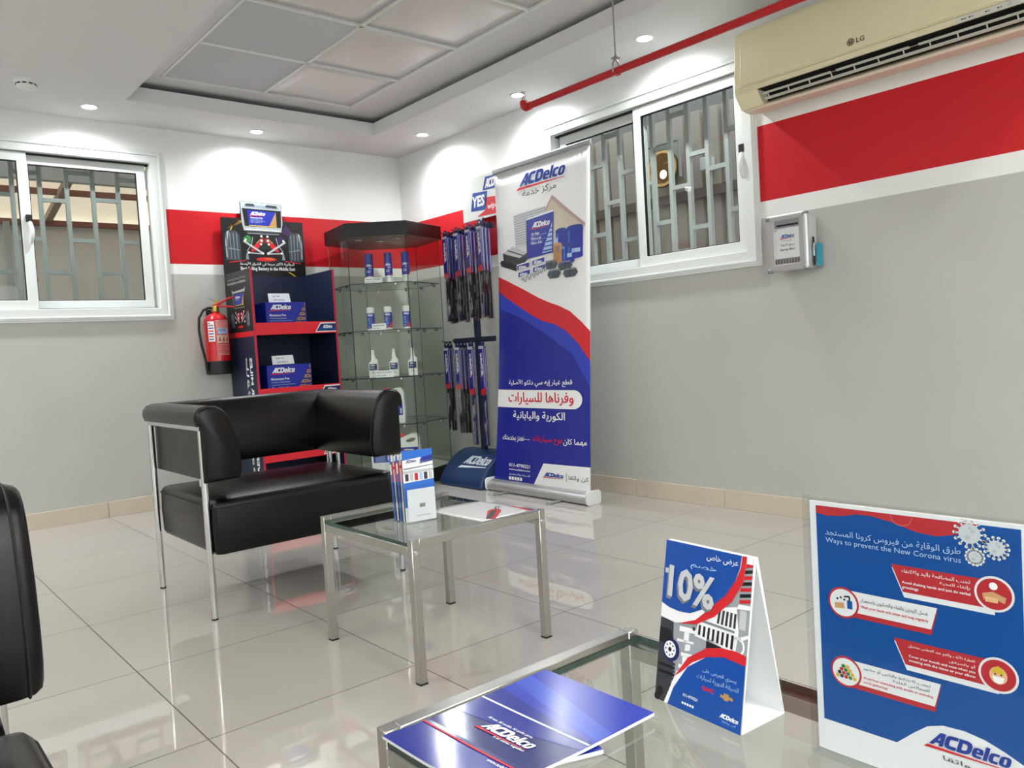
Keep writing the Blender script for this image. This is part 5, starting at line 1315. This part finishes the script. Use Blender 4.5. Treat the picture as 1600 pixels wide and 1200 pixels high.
# ------------------------------------------------------------------ survey box
sv = thing('survey_box', 'silver framed survey box hung on the right wall below the window', 'survey box', (0, -3.38, 1.30))
ya, yb_, zb, zt_, xd = -3.280, -3.462, 1.180, 1.432, -.100
BODY = glass('frosted acrylic', (.80, .80, .79), 1.4, .15)
MB().bb(xd + .008, -.001, yb_ - .008, ya + .002, zb + .004, zt_ - .004).build('body', mat('pale acrylic body', '#cfcfcb', .3), sv, world=True, bevel=.02, seg=4)
fr_ = MB(); fn = lambda u, v, w: (w, -u, v)
fr_.prism([(-ya, zb), (-yb_, zb), (-yb_, zt_), (-ya, zt_)], fn, xd - .006, xd + .008, holes=[[(-ya + .028, zb + .032), (-yb_ - .028, zb + .032), (-yb_ - .028, zt_ - .020), (-ya + .028, zt_ - .020)]])
fr_.build('frame', ALU, sv, world=True, bevel=.003)
MB().tube([(xd - .002, yb_ - .006, zb + .004), (xd - .002, yb_ - .006, zt_ - .006)], .0115, 16).build('frame_post', mat('bright aluminium', '#d8dadc', .42, .7), sv, world=True)
MB().tube([(xd - .002, ya, zt_), (xd - .002, yb_, zt_)], .009, 14).build('frame_post', mat('bright aluminium', '#d8dadc', .25, .8), sv, world=True)
for y in (ya, yb_ - .004):
    for z in (zb + .004, zt_ - .004): MB().box((xd - .001, y, z), (.022, .024, .020)).build('corner_piece', mat('grey corner', '#85888b', .4, .4), sv, world=True, bevel=.005)
MB().bb(xd - .001, xd + .004, yb_ + .026, ya - .026, zb + .03, zt_ - .018).build('front_plate', mat('grey plate', '#8f9396', .4, .3), sv, world=True, smooth=False)
MB().bb(xd - .003, xd - .001, yb_ + .032, ya - .040, zt_ - .046, zt_ - .038).build('slot', BLACK_GASKET, sv, world=True, smooth=False)
A = Art(frame((xd - .0012, ya - .028, zb + .030), (0, yb_ - ya + .056, 0), (0, 0, zt_ - zb - .085), (-1, 0, 0)), .0005)
A.rect(0, .17, 1, 1, mat('pale notice paper', '#d5d9da', .5), 1); A.rect(0, .0, 1, .15, mat('brown speckle print', '#5d534f', .5), 1)
for k in range(26):
    for j in range(3): A.rect(.02 + .038 * k, .02 + .045 * j, .036 + .038 * k, .05 + .045 * j, LTGREY if (k * 7 + j * 3) % 3 else DKGREY, 2)
A.disc(.08, .86, .045, .035, WHITE, 2); A.disc(.08, .86, .014, .012, BLACK, 3)
A.logo(.22, .69, .58, .13, LOGOBLUE, RED, 2); A.text('All cars. All models.', .28, .635, .42, .025, DKGREY, 2)
A.text('صندوق الاستفتاء', .22, .49, .58, .085, BLACK, 2, bold=.005); A.text('Survey Box', .22, .36, .58, .085, BLACK, 2, bold=.02)
A.build('notice', sv, world=True)
MB().cyl((xd + .004, ya - .034, zt_ - .06), (xd - .006, ya - .034, zt_ - .06), .008, n=14).build('lock', CHROME, sv, world=True)
MB().bb(-.078, -.006, yb_ - .034, yb_ - .032, zb + .008, zb + .11).bb(-.078, -.006, yb_ - .034, yb_ - .008, zb + .006, zb + .009).build('pocket', FRAMECLEAR, sv, world=True, smooth=False)
p = thing('pen', 'black and silver pen standing in the pocket of the survey box', 'pen', (-.066, yb_ - .020, zb + .0095))
MB().cyl((0, 0, .002), (0, 0, .046), .0046, n=14).build('grip', BLACK_GASKET, p)
MB().cyl((0, 0, .046), (0, 0, .105), .0048, n=14).build('barrel', mat('silver barrel', '#b9bfc9', .25, .7), p)
MB().cyl((0, 0, .105), (0, 0, .132), .0042, .003, n=14).box((-.006, 0, .11), (.002, .003, .045)).build('clip', BLACK_GASKET, p)
c = thing('note_card', 'bright cyan card standing in the pocket at the side of the survey box', 'card', (-.034, yb_ - .018, zb + .0095))
MB().prism([(-.026, 0), (.026, 0), (.026, .104), (.006, .104), (.003, .099), (-.003, .099), (-.006, .104), (-.026, .104)], lambda u, v, w: (u, w - .010 - .02 * v, v), -.0008, .0008).build('card', mat('cyan card', '#18aecb', .45), c, smooth=False)

# ------------------------------------------------------------------ air conditioner
ac = thing('air_conditioner', 'cream wall mounted air conditioner at the top right of the right wall', 'air conditioner', (0, -3.86, 1.94))
CREAM = mat('yellowed cream plastic', '#e9e0bd', .42, noise=.03, nscale=3); BEIGE = mat('beige plastic underside', '#e4d5c2', .5)
ya, yb_ = -3.205, -4.545
fx = lambda u, v, w: (u, w, v)
MB().prism([(-.001, 1.965), (-.001, 2.300), (-.150, 2.300), (-.186, 2.288), (-.204, 2.262), (-.216, 2.10), (-.218, 2.030), (-.140, 2.030), (-.13, 1.99), (-.10, 1.965)], fx, yb_, ya).build('housing', CREAM, ac, world=True, bevel=.004, ang=40)
MB().prism([(-.150, 2.304), (-.186, 2.292), (-.208, 2.264), (-.221, 2.10), (-.224, 2.036), (-.216, 2.036), (-.20, 2.26), (-.15, 2.299)], fx, yb_ + .03, ya - .035).build('front_panel', CREAM, ac, world=True, bevel=.002, ang=40)
MB().prism([(-.218, 2.028), (-.217, 2.012), (-.210, 2.006), (-.19, 2.014), (-.16, 2.028)], fx, yb_ + .002, ya - .002).build('lower_lip', CREAM, ac, world=True)
MB().prism([(-.001, 1.955), (-.001, 1.965), (-.11, 1.960), (-.146, 1.952), (-.152, 1.944), (-.145, 1.936), (-.09, 1.934)], fx, yb_ + .002, ya - .002).build('underside', BEIGE, ac, world=True)
for y0, y1 in ((yb_, yb_ + .13), (ya - .115, ya)): MB().prism([(-.216, 2.03), (-.214, 2.0), (-.166, 1.943), (-.09, 1.936), (-.09, 2.03)], fx, y0, y1).build('end_cheek', CREAM, ac, world=True)
MB().prism([(-.135, 2.03), (-.13, 2.03), (-.125, 1.965), (-.13, 1.965)], fx, yb_ + .13, ya - .115).build('outlet', mat('dark outlet', '#08080a', .8), ac, world=True, smooth=False)
MB().bb(-.2065, -.132, yb_ + .128, ya - .113, 2.0035, 2.0055).build('outlet_lining', mat('dark outlet', '#08080a', .8), ac, world=True, smooth=False)
LOUV = mat('louvre plastic', '#c8c7bd', .4)
for y0, y1 in ((-3.335, -3.66), (-3.685, -3.985), (-4.02, -4.40)):
    MB().prism([(-.201, 1.983), (-.199, 1.987), (-.190, 1.983), (-.191, 1.979)], fx, y1, y0).build('louvre', LOUV, ac, world=True, smooth=False)
MB().prism([(-.184, 1.961), (-.182, 1.967), (-.170, 1.962), (-.172, 1.957)], fx, -4.40, -3.335).build('louvre', LOUV, ac, world=True, smooth=False)
m = MB()
for k in range(11):
    y = -3.36 - .1 * k; m.prism([(-.199, 1.984), (-.193, 1.984), (-.176, 1.962), (-.182, 1.962)], fx, y - .002, y + .002)
m.build('vane', LOUV, ac, world=True, smooth=False)
MB().prism([(-.2185, 2.027), (-.2175, 2.027), (-.2155, 2.006), (-.2175, 2.006)], fx, -4.40, -4.16).build('indicator_strip', mat('pale indicator strip', '#d9d8cd', .35), ac, world=True, smooth=False)
A = Art(frame((-.2246, 0, 2.036), (0, -1, 0), (.003, 0, .064), (-1, 0, 0)), .0006)
LG = mat('dark logo print', '#4a4440', .4)
A.disc(3.765, .50, .0155, .235, LG, 1); A.ring(3.765, .50, .0115, .175, .8, mat('cream logo print', '#d6cba0', .4), 2); A.rect(3.764, .45, 3.767, .62, mat('cream logo print', '#d6cba0', .4), 3)
A.text('LG', 3.789, .34, .034, .32, LG, 1, bold=.02)
A.build('logo', ac, world=True)
A = Art(frame((-.2187, 0, 2.006), (0, -1, 0), (-.0005, 0, .020), (-1, 0, 0)), .0004)
for k, yy in enumerate((4.185, 4.21, 4.265, 4.305)): A.rect(yy, .35, yy + .006, .6, DKGREY, 1); A.rect(yy + .009, .35, yy + .015, .6, MIDGREY, 1)
A.disc(4.345, .5, .008, .35, LTGREY, 1, 14); A.build('indicator_marks', ac, world=True)

# ------------------------------------------------------------------ red sprinkler pipe
PX, PZ = -.72, 2.113
sp_ = thing('sprinkler_pipe', 'long red sprinkler pipe hung below the ceiling on the right', 'pipe', (PX, -2.31, PZ))
MB().cyl((PX, -2.32, PZ), (PX, -6.4, PZ - .012), .0165, n=20).build('pipe', REDPAINT, sp_, world=True)
MB().tube([(PX, -2.345, PZ), (PX, -2.318, PZ), (PX, -2.302, PZ + .010), (PX, -2.300, PZ + .032)], [.0215, .022, .0215, .0205], 18).build('elbow', REDPAINT, sp_, world=True)
sh2 = MB().lathe([(.012, .032), (.013, .036), (.013, .044), (.008, .048)], c=(PX, -2.300, PZ), n=16).tube([(PX - .009, -2.300, PZ + .046), (PX - .013, -2.300, PZ + .060), (PX - .004, -2.300, PZ + .078)], .002, 8).tube([(PX + .009, -2.300, PZ + .046), (PX + .013, -2.300, PZ + .060), (PX + .004, -2.300, PZ + .078)], .002, 8).build('sprinkler_head', CHROME, sp_, world=True)
MB().cyl((PX, -2.300, PZ + .046), (PX, -2.300, PZ + .074), .0028, n=10).build('glass_bulb', RED, sh2, world=True)
d_ = MB()
for k in range(12): d_.box((PX + .010 * math.cos(k * PI / 6), -2.300 + .010 * math.sin(k * PI / 6), PZ + .079), (.010, .004, .0012), rz=k * PI / 6)
d_.build('deflector', CHROME, sh2, world=True, smooth=False)
YH = -2.93
cl_ = MB().tube([(PX, YH, PZ + .055), (PX - .021, YH, PZ + .03), (PX - .021, YH, PZ - .005), (PX, YH, PZ - .021), (PX + .021, YH, PZ - .005), (PX + .021, YH, PZ + .03), (PX, YH, PZ + .055)], .004, 8).box((PX, YH, PZ + .055), (.03, .026, .006)).build('hanger_clamp', STEEL, sp_, world=True)
MB().box((PX, YH, PZ - .012), (.038, .030, .014)).build('coupling', REDPAINT, sp_, world=True, bevel=.004)
MB().cyl((PX, YH, PZ + .05), (PX, YH, HU + .006), .004, n=10).cyl((PX, YH, PZ + .055), (PX, YH, PZ + .068), .008, n=6).build('hanger_rod', STEEL, sp_, world=True)
